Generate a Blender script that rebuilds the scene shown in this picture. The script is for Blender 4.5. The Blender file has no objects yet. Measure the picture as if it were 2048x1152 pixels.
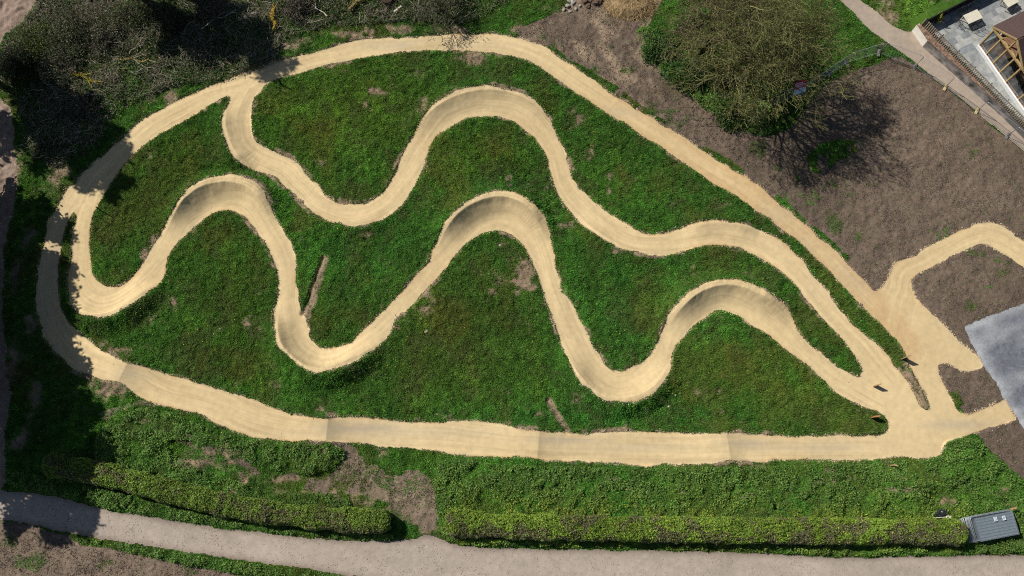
import bpy, math, random
import numpy as np
from mathutils import Vector, Matrix
R = math.radians
rng = np.random.default_rng(7)
random.seed(7)
scene = bpy.context.scene
C = scene.collection

# ------------------------------------------------------------------ camera, sky, sun
F, H, TILT = 1850.0, 77.0, math.atan(474 / 1850)
cam_d = bpy.data.cameras.new('camera')
cam = bpy.data.objects.new('camera', cam_d)
C.objects.link(cam)
cam.location = (0, 0, H)
cam.rotation_euler = (TILT, 0, 0)
cam_d.sensor_width = 36
cam_d.lens = 36 * F / 2048
cam_d.clip_end = 2000
scene.camera = cam
SUN_EL, SH_AZ = R(45), R(-29)          # shadows fall towards SH_AZ on the ground
world = bpy.data.worlds.new('World')
scene.world = world
world.use_nodes = True
wn = world.node_tree
sky = wn.nodes.new('ShaderNodeTexSky')
sky.sky_type = 'NISHITA'
sky.sun_disc = False
sky.sun_elevation = SUN_EL
sky.sun_rotation = math.atan2(-math.cos(SH_AZ), -math.sin(SH_AZ))
sky.air_density = 1.0; sky.dust_density = 0.6
bg = wn.nodes['Background']
bg.inputs[1].default_value = 0.052
wn.links.new(sky.outputs[0], bg.inputs[0])
sd = bpy.data.lights.new('sun', 'SUN')
sd.energy = 4.7
sd.angle = R(0.55)
sd.color = (1.0, 0.95, 0.88)
sun = bpy.data.objects.new('sun', sd)
C.objects.link(sun)
lv = Vector((math.cos(SH_AZ) * math.cos(SUN_EL), math.sin(SH_AZ) * math.cos(SUN_EL), -math.sin(SUN_EL)))
sun.rotation_euler = lv.to_track_quat('-Z', 'Y').to_euler()
sun.location = (-60, 60, 80)
scene.view_settings.view_transform = 'Standard'
scene.view_settings.look = 'None'
scene.view_settings.exposure = 0.08
scene.view_settings.gamma = 1.0
scene.cycles.filter_width = 1.1
scene.cycles.use_denoising = False
scene.cycles.max_bounces = 5

# ------------------------------------------------------------------ helpers
ct, st_ = math.cos(TILT), math.sin(TILT)
def g(px, py, z=0.0):
    """photo pixel -> world x,y on the plane at height z"""
    x = px - 1024.0; y = 576.0 - py
    dx = x; dy = y * ct + F * st_; dz = y * st_ - F * ct
    k = (z - H) / dz
    return (dx * k, dy * k)
def G(pts, z=0.0):
    return [g(a, b, z) for a, b in pts]
def P3(px, py, z=0.0):
    a, b = g(px, py, z); return Vector((a, b, z))

def catmull(pts, closed=False, step=0.35):
    P = np.array(pts, float); n = len(P); out = []
    rngn = n if closed else n - 1
    for i in range(rngn):
        p0 = P[(i - 1) % n] if closed or i > 0 else P[0]
        p1 = P[i]; p2 = P[(i + 1) % n]
        p3 = P[(i + 2) % n] if closed or i + 2 < n else P[-1]
        m = max(2, int(np.linalg.norm(p2 - p1) / step))
        for k in range(m):
            t = k / m
            out.append(0.5 * ((2 * p1) + (-p0 + p2) * t + (2 * p0 - 5 * p1 + 4 * p2 - p3) * t * t + (-p0 + 3 * p1 - 3 * p2 + p3) * t ** 3))
    if not closed: out.append(P[-1])
    return np.array(out)

_lat = {}
def noise(X, Y, s, seed=0):
    """smooth value noise, 0..1, feature size s metres"""
    if seed not in _lat: _lat[seed] = np.random.default_rng(1000 + seed).random((256, 256))
    L = _lat[seed]
    x = X / s + 71.3; y = Y / s + 33.7
    xi = np.floor(x).astype(int); yi = np.floor(y).astype(int)
    fx = x - xi; fy = y - yi
    fx = fx * fx * (3 - 2 * fx); fy = fy * fy * (3 - 2 * fy)
    a = L[yi & 255, xi & 255]; b = L[yi & 255, (xi + 1) & 255]
    c = L[(yi + 1) & 255, xi & 255]; d = L[(yi + 1) & 255, (xi + 1) & 255]
    return (a * (1 - fx) + b * fx) * (1 - fy) + (c * (1 - fx) + d * fx) * fy
def fbm(X, Y, s, seed=0, octv=4):
    v = 0; a = 1; t = 0
    for i in range(octv):
        v = v + a * noise(X, Y, s / 2 ** i, seed * 7 + i); t += a; a *= 0.55
    return v / t
def sstep(a, b, x):
    t = np.clip((x - a) / (b - a), 0, 1); return t * t * (3 - 2 * t)

def make_mesh(name, V, faces, mat, parent=None, cols=None, smooth=False):
    """faces: int array (n,k) of equal-size polygons, or list of such arrays"""
    if not isinstance(faces, list): faces = [faces]
    faces = [np.asarray(f, dtype=np.int32) for f in faces if len(f)]
    me = bpy.data.meshes.new(name)
    V = np.asarray(V, dtype=np.float32)
    me.vertices.add(len(V)); me.vertices.foreach_set('co', V.ravel())
    nl = sum(f.size for f in faces); npoly = sum(len(f) for f in faces)
    me.loops.add(nl); me.polygons.add(npoly)
    me.loops.foreach_set('vertex_index', np.concatenate([f.ravel() for f in faces]))
    starts = []; off = 0
    for f in faces:
        starts.append(off + np.arange(len(f)) * f.shape[1]); off += f.size
    me.polygons.foreach_set('loop_start', np.concatenate(starts).astype(np.int32))
    if cols is not None:
        ca = me.color_attributes.new('tint', 'FLOAT_COLOR', 'POINT')
        c4 = np.ones((len(V), 4), np.float32); c4[:, :3] = cols
        ca.data.foreach_set('color', c4.ravel())
    me.polygons.foreach_set('use_smooth', np.full(npoly, bool(smooth)))
    me.update(calc_edges=True)
    if mat is not None: me.materials.append(mat)
    o = bpy.data.objects.new(name, me)
    C.objects.link(o)
    if parent is not None: o.parent = parent
    return o
def tag(o, label=None, cat=None, group=None, kind=None):
    if label: o['label'] = label
    if cat: o['category'] = cat
    if group: o['group'] = group
    if kind: o['kind'] = kind
    return o
def empty(name, loc, rz=0.0):
    o = bpy.data.objects.new(name, None); C.objects.link(o)
    o.location = loc; o.rotation_euler = (0, 0, rz); o.empty_display_size = 0.3
    return o
def copy_tree(o, parent=None):
    c = o.copy(); C.objects.link(c); c.parent = parent
    for ch in list(o.children): copy_tree(ch, c)
    return c

class MB:
    def __init__(s): s.V = []; s.Fq = []; s.Ft = []; s.n = 0; s.col = []; s.cur = (1, 1, 1)
    def add(s, V, quads=(), tris=()):
        V = np.asarray(V, float)
        s.V.append(V)
        if len(quads): s.Fq.append(np.asarray(quads) + s.n)
        if len(tris): s.Ft.append(np.asarray(tris) + s.n)
        s.col.append(np.tile(s.cur, (len(V), 1))); s.n += len(V)
    def box(s, c, size, rz=0.0, rot=None):
        sx, sy, sz = [k / 2 for k in size]
        P = np.array([(x * sx, y * sy, z * sz) for z in (-1, 1) for y in (-1, 1) for x in (-1, 1)])
        if rot is not None: P = P @ np.array(rot).T
        elif rz:
            ca, sa = math.cos(rz), math.sin(rz)
            P = P @ np.array([[ca, sa, 0], [-sa, ca, 0], [0, 0, 1]])
        s.add(P + np.array(c), [(0, 2, 3, 1), (4, 5, 7, 6), (0, 1, 5, 4), (2, 6, 7, 3), (0, 4, 6, 2), (1, 3, 7, 5)])
    def bar(s, a, b, w, h):
        """rectangular bar from a to b, w horizontal width, h the other"""
        a = Vector(a); b = Vector(b); d = b - a; L = d.length; d.normalize()
        up = Vector((0, 0, 1))
        side = d.cross(up)
        if side.length < 1e-4: side = Vector((1, 0, 0))
        side.normalize(); u2 = side.cross(d)
        rot = Matrix((d, side, u2)).transposed()
        s.box((a + b) / 2, (L, w, h), rot=rot)
    def tube(s, pts, rad, sides=5, cap=True):
        pts = [np.array(p, float) for p in pts]
        rad = rad if hasattr(rad, '__len__') else [rad] * len(pts)
        n = len(pts); V = []
        pa = None
        for i, p in enumerate(pts):
            d = pts[min(i + 1, n - 1)] - pts[max(i - 1, 0)]
            d = d / (np.linalg.norm(d) + 1e-9)
            ref = pa if pa is not None else (np.array([0, 0, 1.]) if abs(d[2]) < 0.9 else np.array([1., 0, 0]))
            a = np.cross(d, ref) if pa is None else pa - d * np.dot(pa, d)
            a /= (np.linalg.norm(a) + 1e-9); pa = a
            b = np.cross(d, a)
            for k in range(sides):
                t = 2 * math.pi * k / sides
                V.append(p + rad[i] * (a * math.cos(t) + b * math.sin(t)))
        q = [(i * sides + k, i * sides + (k + 1) % sides, (i + 1) * sides + (k + 1) % sides, (i + 1) * sides + k) for i in range(n - 1) for k in range(sides)]
        t = []
        if cap:
            for k in range(1, sides - 1):
                t.append((0, k + 1, k)); b0 = (n - 1) * sides; t.append((b0, b0 + k, b0 + k + 1))
        s.add(V, q, t)
    def prism(s, poly, z0, z1):
        """vertical prism over a polygon of (x,y); fan triangulated caps (convex)"""
        n = len(poly)
        V = [(x, y, z0) for x, y in poly] + [(x, y, z1) for x, y in poly]
        q = [(i, (i + 1) % n, n + (i + 1) % n, n + i) for i in range(n)]
        t = [(n, n + i, n + i + 1) for i in range(1, n - 1)] + [(0, i + 1, i) for i in range(1, n - 1)]
        s.add(V, q, t)
    def build(s, name, mat, parent=None, smooth=False, cols=False):
        V = np.concatenate(s.V); f = []
        if s.Fq: f.append(np.concatenate(s.Fq))
        if s.Ft: f.append(np.concatenate(s.Ft))
        return make_mesh(name, V, f, mat, parent, np.concatenate(s.col) if cols else None, smooth)

# ------------------------------------------------------------------ materials
def mat_basic(name, col, rough=0.8, noise_s=8.0, var=0.25, bump=0.3, bump_s=40.0, bump_d=0.01, spec=0.2, metal=0.0, detail=6, stretch=None):
    m = bpy.data.materials.new(name); m.use_nodes = True
    nt = m.node_tree; b = nt.nodes['Principled BSDF']
    b.inputs['Roughness'].default_value = rough
    b.inputs['Specular IOR Level'].default_value = spec
    b.inputs['Metallic'].default_value = metal
    tc = nt.nodes.new('ShaderNodeTexCoord')
    vec = tc.outputs['Object']
    if stretch:
        mp = nt.nodes.new('ShaderNodeMapping'); mp.inputs['Scale'].default_value = stretch
        nt.links.new(vec, mp.inputs[0]); vec = mp.outputs[0]
    n1 = nt.nodes.new('ShaderNodeTexNoise'); n1.inputs['Scale'].default_value = noise_s; n1.inputs['Detail'].default_value = detail
    nt.links.new(vec, n1.inputs['Vector'])
    mr = nt.nodes.new('ShaderNodeMapRange'); mr.inputs['From Min'].default_value = 0.3; mr.inputs['From Max'].default_value = 0.7
    mr.inputs['To Min'].default_value = 1 - var; mr.inputs['To Max'].default_value = 1 + var
    nt.links.new(n1.outputs['Fac'], mr.inputs['Value'])
    mx = nt.nodes.new('ShaderNodeMix'); mx.data_type = 'RGBA'; mx.blend_type = 'MULTIPLY'; mx.inputs['Factor'].default_value = 1
    mx.inputs['A'].default_value = (*col, 1)
    nt.links.new(mr.outputs[0], mx.inputs['B'])
    nt.links.new(mx.outputs['Result'], b.inputs['Base Color'])
    if bump > 0:
        n2 = nt.nodes.new('ShaderNodeTexNoise'); n2.inputs['Scale'].default_value = bump_s; n2.inputs['Detail'].default_value = 4
        nt.links.new(vec, n2.inputs['Vector'])
        bp = nt.nodes.new('ShaderNodeBump'); bp.inputs['Strength'].default_value = bump; bp.inputs['Distance'].default_value = bump_d
        nt.links.new(n2.outputs['Fac'], bp.inputs['Height']); nt.links.new(bp.outputs[0], b.inputs['Normal'])
    return m
def mat_attr(name, rough=0.9, spec=0.1, noise_s=0.0, var=0.2, bump=0.0, bump_s=8.0, bump_d=0.05, transl=0.0):
    """base colour from the mesh's own tint attribute, broken up by noise"""
    m = bpy.data.materials.new(name); m.use_nodes = True
    nt = m.node_tree; b = nt.nodes['Principled BSDF']
    b.inputs['Roughness'].default_value = rough; b.inputs['Specular IOR Level'].default_value = spec
    at = nt.nodes.new('ShaderNodeAttribute'); at.attribute_name = 'tint'
    out = at.outputs['Color']
    tc = nt.nodes.new('ShaderNodeTexCoord')
    if noise_s:
        n1 = nt.nodes.new('ShaderNodeTexNoise'); n1.inputs['Scale'].default_value = noise_s; n1.inputs['Detail'].default_value = 8; n1.inputs['Roughness'].default_value = 0.65
        nt.links.new(tc.outputs['Object'], n1.inputs['Vector'])
        mr = nt.nodes.new('ShaderNodeMapRange'); mr.inputs['From Min'].default_value = 0.3; mr.inputs['From Max'].default_value = 0.7
        mr.inputs['To Min'].default_value = 1 - var; mr.inputs['To Max'].default_value = 1 + var
        nt.links.new(n1.outputs['Fac'], mr.inputs['Value'])
        mx = nt.nodes.new('ShaderNodeMix'); mx.data_type = 'RGBA'; mx.blend_type = 'MULTIPLY'; mx.inputs['Factor'].default_value = 1
        nt.links.new(out, mx.inputs['A']); nt.links.new(mr.outputs[0], mx.inputs['B']); out = mx.outputs['Result']
    nt.links.new(out, b.inputs['Base Color'])
    if bump:
        n2 = nt.nodes.new('ShaderNodeTexNoise'); n2.inputs['Scale'].default_value = bump_s; n2.inputs['Detail'].default_value = 7; n2.inputs['Roughness'].default_value = 0.7
        nt.links.new(tc.outputs['Object'], n2.inputs['Vector'])
        bp = nt.nodes.new('ShaderNodeBump'); bp.inputs['Strength'].default_value = bump; bp.inputs['Distance'].default_value = bump_d
        nt.links.new(n2.outputs['Fac'], bp.inputs['Height']); nt.links.new(bp.outputs[0], b.inputs['Normal'])
    if transl:
        tr = nt.nodes.new('ShaderNodeBsdfTranslucent'); nt.links.new(out, tr.inputs['Color'])
        ms = nt.nodes.new('ShaderNodeMixShader'); ms.inputs[0].default_value = transl
        nt.links.new(b.outputs[0], ms.inputs[1]); nt.links.new(tr.outputs[0], ms.inputs[2])
        nt.links.new(ms.outputs[0], nt.nodes['Material Output'].inputs['Surface'])
    return m
M = {}
M['ground'] = mat_attr('ground_cover', noise_s=3.0, var=0.28, bump=0.8, bump_s=5.0, bump_d=0.06)
M['track'] = mat_attr('packed_stone_dust', noise_s=2.2, var=0.07, bump=0.5, bump_s=14.0, bump_d=0.02)
M['grav'] = mat_attr('gravel_path', noise_s=2.5, var=0.10, bump=0.6, bump_s=10.0, bump_d=0.03)
M['soil'] = mat_attr('bare_soil', noise_s=3.2, var=0.22, bump=1.0, bump_s=8.0, bump_d=0.07)
M['pad'] = mat_attr('rolled_stone', noise_s=6.0, var=0.22, bump=0.8, bump_s=10.0, bump_d=0.03)
M['blade'] = mat_attr('grass_blade', rough=0.65, spec=0.15, transl=0.25)
M['leaf'] = mat_attr('leaf', rough=0.55, spec=0.25, transl=0.2)
M['stone'] = mat_attr('stone', noise_s=9.0, var=0.2)
M['bark'] = mat_attr('bark', noise_s=6.0, var=0.35, bump=0.5, bump_s=20, bump_d=0.02)
M['post'] = mat_basic('weathered_timber', (0.36, 0.24, 0.12), stretch=(2, 2, 0.4), noise_s=9, var=0.35)
M['post_red'] = mat_basic('orange_timber', (0.36, 0.17, 0.07), stretch=(2, 2, 0.4), noise_s=9, var=0.35)
M['oak'] = mat_basic('oak', (0.40, 0.28, 0.13), noise_s=5, var=0.25, stretch=(1, 1, 1))
M['galv'] = mat_basic('galvanised_steel', (0.50, 0.53, 0.56), rough=0.45, metal=0.6, noise_s=6, var=0.25, bump=0.05, spec=0.5)
M['wire'] = mat_basic('fence_wire', (0.30, 0.33, 0.36), rough=0.5, metal=0.5, noise_s=10, var=0.2, bump=0)
M['concrete'] = mat_basic('concrete', (0.17, 0.165, 0.155), noise_s=12, var=0.3)
M['yfoot'] = mat_basic('yellowed_block', (0.50, 0.40, 0.20), noise_s=12, var=0.3)
M['render_w'] = mat_basic('white_render', (0.84, 0.80, 0.70), noise_s=1.5, var=0.10)
M['dirty'] = mat_basic('stained_render', (0.25, 0.23, 0.215), noise_s=1.3, var=0.85, detail=10)
M['brick'] = mat_basic('clay_coping', (0.23, 0.15, 0.105), noise_s=4, var=0.6, bump=0.6)
M['slat'] = mat_basic('grey_timber_slat', (0.33, 0.28, 0.20), noise_s=7, var=0.35)
M['black'] = mat_basic('black_stain', (0.02, 0.018, 0.018), noise_s=5, var=0.3)
M['tile'] = mat_basic('brown_roof', (0.085, 0.055, 0.05), noise_s=10, var=0.3, bump=0.8, bump_s=12, bump_d=0.02)
M['white'] = mat_basic('white_paint', (0.78, 0.78, 0.76), noise_s=3, var=0.06, bump=0)
M['dark_metal'] = mat_basic('dark_wire', (0.06, 0.065, 0.07), rough=0.5, metal=0.3, noise_s=9, var=0.2, bump=0)
M['tabletop'] = mat_basic('pale_tabletop', (0.62, 0.58, 0.46), noise_s=4, var=0.12)
M['floor_in'] = mat_basic('brown_floor', (0.22, 0.12, 0.07), noise_s=4, var=0.2)
M['plastic_k'] = mat_basic('black_plastic', (0.025, 0.027, 0.03), rough=0.35, noise_s=6, var=0.3, spec=0.5)
M['red'] = mat_basic('red_print', (0.55, 0.03, 0.08), noise_s=5, var=0.1, bump=0)
M['bluewhite'] = mat_basic('pale_print', (0.62, 0.70, 0.74), noise_s=5, var=0.1, bump=0)
def glass_mat():
    m = bpy.data.materials.new('window_glass'); m.use_nodes = True
    nt = m.node_tree; b = nt.nodes['Principled BSDF']
    tr = nt.nodes.new('ShaderNodeBsdfTransparent'); tr.inputs[0].default_value = (0.55, 0.60, 0.62, 1)
    gl = nt.nodes.new('ShaderNodeBsdfGlossy'); gl.inputs['Roughness'].default_value = 0.02
    fr = nt.nodes.new('ShaderNodeFresnel'); fr.inputs[0].default_value = 1.5
    n = nt.nodes.new('ShaderNodeTexNoise'); n.inputs['Scale'].default_value = 2
    mr = nt.nodes.new('ShaderNodeMapRange'); mr.inputs['To Min'].default_value = 1.18; mr.inputs['To Max'].default_value = 1.26
    nt.links.new(n.outputs['Fac'], mr.inputs['Value']); nt.links.new(mr.outputs[0], fr.inputs[0])
    ms = nt.nodes.new('ShaderNodeMixShader')
    nt.links.new(fr.outputs[0], ms.inputs[0]); nt.links.new(tr.outputs[0], ms.inputs[1]); nt.links.new(gl.outputs[0], ms.inputs[2])
    nt.links.new(ms.outputs[0], nt.nodes['Material Output'].inputs['Surface'])
    return m
M['glass'] = glass_mat()

# ------------------------------------------------------------------ traced plan (photo pixels on flat ground)
strips = {
'bottom': ([(1710,871),(1560,870),(1500,868),(1450,866),(1400,868),(1340,864),(1260,862),(1180,865),(1130,864),(1080,862),(1040,858),(1000,846),(960,842),(920,841),(840,843),(790,841),(740,836),(692,834),(655,838),(620,834),(580,824),(555,818),(530,808),(480,790),(430,776),(400,768),(350,752),(300,737),(265,727),(240,716),(205,700),(187,687),(176,678),(167,669),(147,647),(130,628),(122,605),(119,571),(120,530),(122,494),(128,467),(143,434),(157,407),(168,385)],
           [(1710,921),(1560,921),(1500,925),(1450,925),(1360,930),(1260,930),(1180,924),(1080,920),(1024,915),(970,916),(920,912),(880,902),(840,897),(780,894),(720,886),(655,883),(600,884),(545,880),(500,872),(450,856),(420,840),(380,824),(330,812),(300,806),(272,790),(250,770),(210,762),(170,750),(150,744),(120,715),(95,685),(80,650),(72,600),(72,571),(78,530),(87,494),(93,457),(103,434),(130,387),(138,370)]),
'inner': ([(214,380),(200,405),(187,434),(181,465),(180,491),(181,515),(185,541),(193,557),(213,571),(237,574),(255,564),(272,545),(290,520),(305,497),(320,471),(333,451),(353,427),(370,404),(393,380),(430,364),(470,357),(505,366),(530,382),(542,405),(550,428),(562,454),(582,487),(592,517),(594,545),(594,571),(602,604),(612,637),(619,667),(635,691),(665,696),(699,687),(719,667),(745,641),(779,607),(812,574),(832,547),(859,521),(865,497),(882,464),(905,437),(939,411),(979,392),(1010,391),(1035,397),(1057,411),(1077,427),(1092,447),(1102,477),(1107,507),(1114,541),(1127,574),(1141,604),(1157,631),(1174,664),(1191,694),(1207,724),(1224,739),(1241,742),(1261,734),(1291,714),(1307,694),(1324,661),(1331,640),(1344,617),(1374,591),(1407,571),(1441,564),(1474,567),(1507,581),(1540,597),(1569,615),(1589,641),(1601,668),(1636,701),(1669,727),(1696,744),(1716,757)],
          [(150,395),(150,440),(145,467),(143,517),(137,550),(135,581),(140,600),(150,615),(163,631),(180,638),(200,641),(233,636),(267,617),(293,597),(320,571),(333,541),(337,517),(350,497),(383,461),(417,432),(440,422),(465,424),(483,432),(500,447),(512,463),(529,484),(545,517),(555,551),(556,591),(549,617),(550,645),(554,667),(562,697),(589,727),(619,747),(652,751),(699,734),(745,707),(779,671),(795,641),(832,604),(862,571),(889,541),(912,514),(939,484),(979,464),(1009,464),(1028,474),(1051,501),(1064,524),(1074,551),(1087,591),(1104,634),(1116,667),(1127,704),(1141,737),(1157,768),(1180,788),(1205,802),(1235,809),(1271,806),(1301,791),(1325,768),(1341,741),(1344,711),(1361,684),(1377,661),(1407,637),(1441,622),(1474,631),(1507,651),(1536,671),(1579,707),(1619,737),(1653,767),(1676,788),(1709,805),(1736,818)]),
'upper': ([(525,178),(512,197),(506,215),(502,233),(503,253),(507,277),(520,288),(545,300),(579,313),(599,327),(612,347),(639,373),(650,390),(668,401),(699,406),(729,406),(748,397),(765,383),(779,363),(795,333),(805,303),(822,277),(839,247),(865,220),(895,200),(929,183),(979,177),(1005,183),(1024,186),(1051,197),(1071,210),(1091,230),(1107,253),(1124,290),(1137,323),(1151,360),(1169,384),(1191,404),(1224,431),(1257,451),(1284,464),(1314,466),(1357,457),(1391,447),(1431,443),(1474,447),(1507,456),(1540,470),(1569,487),(1596,514),(1626,547),(1653,584),(1676,614),(1703,644),(1736,674),(1763,697),(1786,727)],
          [(462,193),(455,212),(448,233),(448,260),(460,300),(470,318),(483,330),(512,343),(549,353),(565,370),(585,387),(612,414),(645,441),(679,452),(712,456),(745,449),(779,431),(805,411),(824,380),(845,343),(855,310),(865,283),(895,260),(929,240),(962,235),(989,233),(1024,242),(1044,257),(1067,277),(1084,297),(1094,320),(1104,360),(1112,384),(1124,404),(1144,427),(1164,451),(1207,481),(1241,499),(1274,507),(1314,512),(1357,506),(1384,496),(1424,491),(1474,496),(1507,511),(1536,524),(1566,547),(1593,574),(1613,601),(1636,627),(1659,654),(1686,684),(1703,711),(1723,734)]),
'rim': ([(130,400),(137,383),(160,353),(187,330),(217,300),(247,273),(267,253),(300,230),(333,213),(367,193),(400,180),(427,167),(467,153),(512,140),(532,130),(562,120),(612,107),(662,95),(719,80),(779,77),(845,72),(912,68),(979,67),(1024,74),(1057,82),(1091,93),(1124,118),(1157,140),(1191,160),(1224,190),(1257,208),(1291,230),(1324,250),(1357,267),(1391,293),(1424,313),(1457,337),(1491,357),(1536,389),(1569,414),(1603,441),(1636,471),(1669,497),(1696,527),(1723,554),(1750,583)],
        [(205,400),(213,383),(233,353),(260,320),(290,290),(333,260),(383,233),(433,203),(463,193),(512,192),(532,172),(555,160),(595,147),(645,133),(712,120),(762,112),(812,107),(862,102),(912,102),(979,108),(1024,112),(1057,123),(1091,143),(1124,167),(1157,190),(1191,213),(1224,233),(1257,253),(1291,277),(1324,297),(1357,320),(1391,343),(1424,367),(1461,386),(1491,407),(1517,427),(1540,440),(1569,464),(1603,487),(1636,524),(1669,554),(1703,591),(1737,628)]),
'loop': ([(1737,628),(1749,583),(1769,566),(1779,547),(1793,524),(1826,512),(1853,494),(1886,477),(1919,461),(1953,449),(1986,447),(2013,456),(2036,472),(2060,490),(2100,530)],
         [(1825,650),(1829,594),(1821,571),(1829,554),(1869,531),(1903,516),(1936,499),(1966,489),(1989,499),(2023,517),(2050,540),(2080,575)]),
}
junction = [(1786,727),(1803,747),(1815,763),(1831,791),(1841,812),(1854,822),(1857,814),(1847,791),(1833,763),(1817,734),(1811,714),(1796,687),(1769,661),(1737,628),(1750,583),
            (1829,594),(1853,617),(1876,637),(1896,657),(1913,674),(1926,691),(1949,707),(1964,734),(1946,742),(1923,744),(1903,732),(1886,726),(1876,731),(1880,750),(1888,768),(1896,788),(1905,806),(1914,823),(1936,830),(1969,815),(2006,800),(2033,838),(2003,848),(1949,868),(1903,878),(1886,885),(1879,908),(1860,917),(1836,920),(1803,915),(1769,916),(1710,921),(1710,871),(1735,869),(1753,868),(1772,862),(1774,850),(1769,835),(1753,823),(1736,818),(1716,757),(1723,734)]
spur = [(262,772),(300,800),(320,818),(290,812),(250,822),(222,838),(200,832),(205,822),(240,812),(285,795)]
berms = [  # lip line, height, side on which the riding surface lies (+1 = right of the drawing direction)
 ([(147,585),(155,612),(178,628),(205,632),(235,626),(265,608),(294,586),(320,555)], .75, -1),
 ([(325,480),(345,448),(372,412),(400,388),(430,376),(465,373),(497,381),(520,399),(536,428),(548,462)], 1.05, 1),
 ([(560,600),(560,650),(565,680),(577,704),(598,723),(622,738),(655,741),(700,724),(742,699),(775,665)], 1.0, -1),
 ([(872,505),(888,472),(913,441),(945,418),(985,404),(1020,405),(1055,422),(1078,448),(1092,482)], 1.1, 1),
 ([(1122,680),(1140,722),(1158,754),(1180,777),(1205,792),(1235,799),(1270,794),(1302,777),(1328,745),(1336,710)], .85, -1),
 ([(1328,668),(1348,635),(1374,606),(1405,586),(1440,577),(1475,580),(1512,595),(1550,617),(1582,648)], 1.1, 1),
 ([(458,205),(455,235),(457,262),(468,296),(488,322),(515,337)], .55, -1),
 ([(600,398),(630,427),(665,444),(700,449),(740,443),(778,423)], .35, -1),
 ([(815,295),(843,250),(870,224),(905,203),(945,190),(985,186),(1028,194),(1064,212),(1094,240),(1117,280)], .6, 1),
 ([(1150,435),(1200,472),(1250,496),(1300,504),(1350,500)], .3, -1),
 ([(1360,460),(1420,450),(1470,453),(1520,466)], .35, 1),
]
rollers = [((261,727),(241,768),.42),((659,838),(655,884),.52),((1079,862),(1074,921),.40),((1450,865),(1460,925),.38)]

path_main = [(-150,960),(0,978),(60,985),(133,995),(167,1008),(233,1021),(333,1038),(433,1055),(512,1061),(579,1071),(679,1078),(745,1081),(812,1079),(828,1078),(845,1072),(858,1068),(868,1068),(878,1074),(886,1078),(895,1081),(929,1091),(1024,1096),(1191,1098),(1357,1101),(1536,1105),(1669,1114),(1903,1111),(2048,1108),(2250,1098),(2250,1240),(900,1240),(780,1165),(679,1151),(612,1138),(512,1126),(433,1115),(333,1098),(233,1085),(133,1065),(67,1051),(0,1041),(-150,1020)]
path_upper = [(1640,-40),(1676,0),(1706,27),(1723,47),(1749,70),(1769,83),(1793,100),(1823,120),(1869,160),(1903,183),(1969,240),(2048,303),(2130,372),(2130,330),(2053,256),(2035,241),(1849,88),(1831,62),(1811,62),(1783,50),(1753,23),(1719,0),(1690,-40)]
path_left = [(-200,-80),(90,-60),(75,0),(68,22),(40,50),(20,70),(4,90),(-8,130),(-2,190),(12,205),(26,250),(32,320),(34,400),(22,450),(8,560),(12,680),(25,800),(12,900),(-5,985),(-200,990)]
soil_polys = [
 [(1128,24),(1150,-60),(1330,-60),(1330,-10),(1305,40),(1285,75),(1300,110),(1330,150),(1380,190),(1410,215),(1470,255),(1530,270),(1575,262),(1610,215),(1650,165),(1700,145),(1770,120),(1800,112),(1903,183),(1969,240),(2048,303),(2150,390),(2150,760),(2150,1060),(2080,990),(2048,963),(2016,937),(1979,900),(1949,866),(1890,840),(1850,700),(1749,590),(1669,505),(1536,397),(1391,299),(1257,214),(1157,146),(1091,100),(1040,78),(1030,60)],
 [(-150,1030),(0,1041),(67,1051),(133,1068),(160,1085),(233,1098),(300,1112),(380,1128),(520,1160),(520,1260),(-150,1260)],
 [(560,905),(640,878),(700,888),(722,905),(735,930),(760,940),(850,945),(872,985),(880,1060),(830,1062),(790,1020),(740,1000),(690,985),(640,985),(560,965),(500,945),(430,905),(380,888),(340,872),(300,862),(300,852),(350,862),(420,885),(480,915),(540,945),(600,958),(660,955),(690,930),(690,905),(640,895)],
]
pad_poly = [(1926,654),(1985,628),(2048,606),(2200,560),(2200,1000),(2100,930),(2048,858),(2033,838),(2006,800),(1993,768),(1964,734),(1946,695)]
verge_polys = [
 [(1085,90),(1110,98),(1150,125),(1192,150),(1240,178),(1262,200),(1300,225),(1341,252),(1290,232),(1224,194),(1157,142)],
 [(1385,288),(1420,300),(1460,322),(1486,345),(1480,352),(1424,315)],
 [(1540,385),(1570,402),(1600,432),(1660,480),(1695,512),(1696,522),(1640,475),(1569,416)],
 [(1895,786),(1915,790),(1936,828),(1914,824)],
 [(1610,318),(1640,290),(1680,280),(1730,285),(1715,306),(1670,322),(1650,350),(1625,345)],
]
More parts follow.
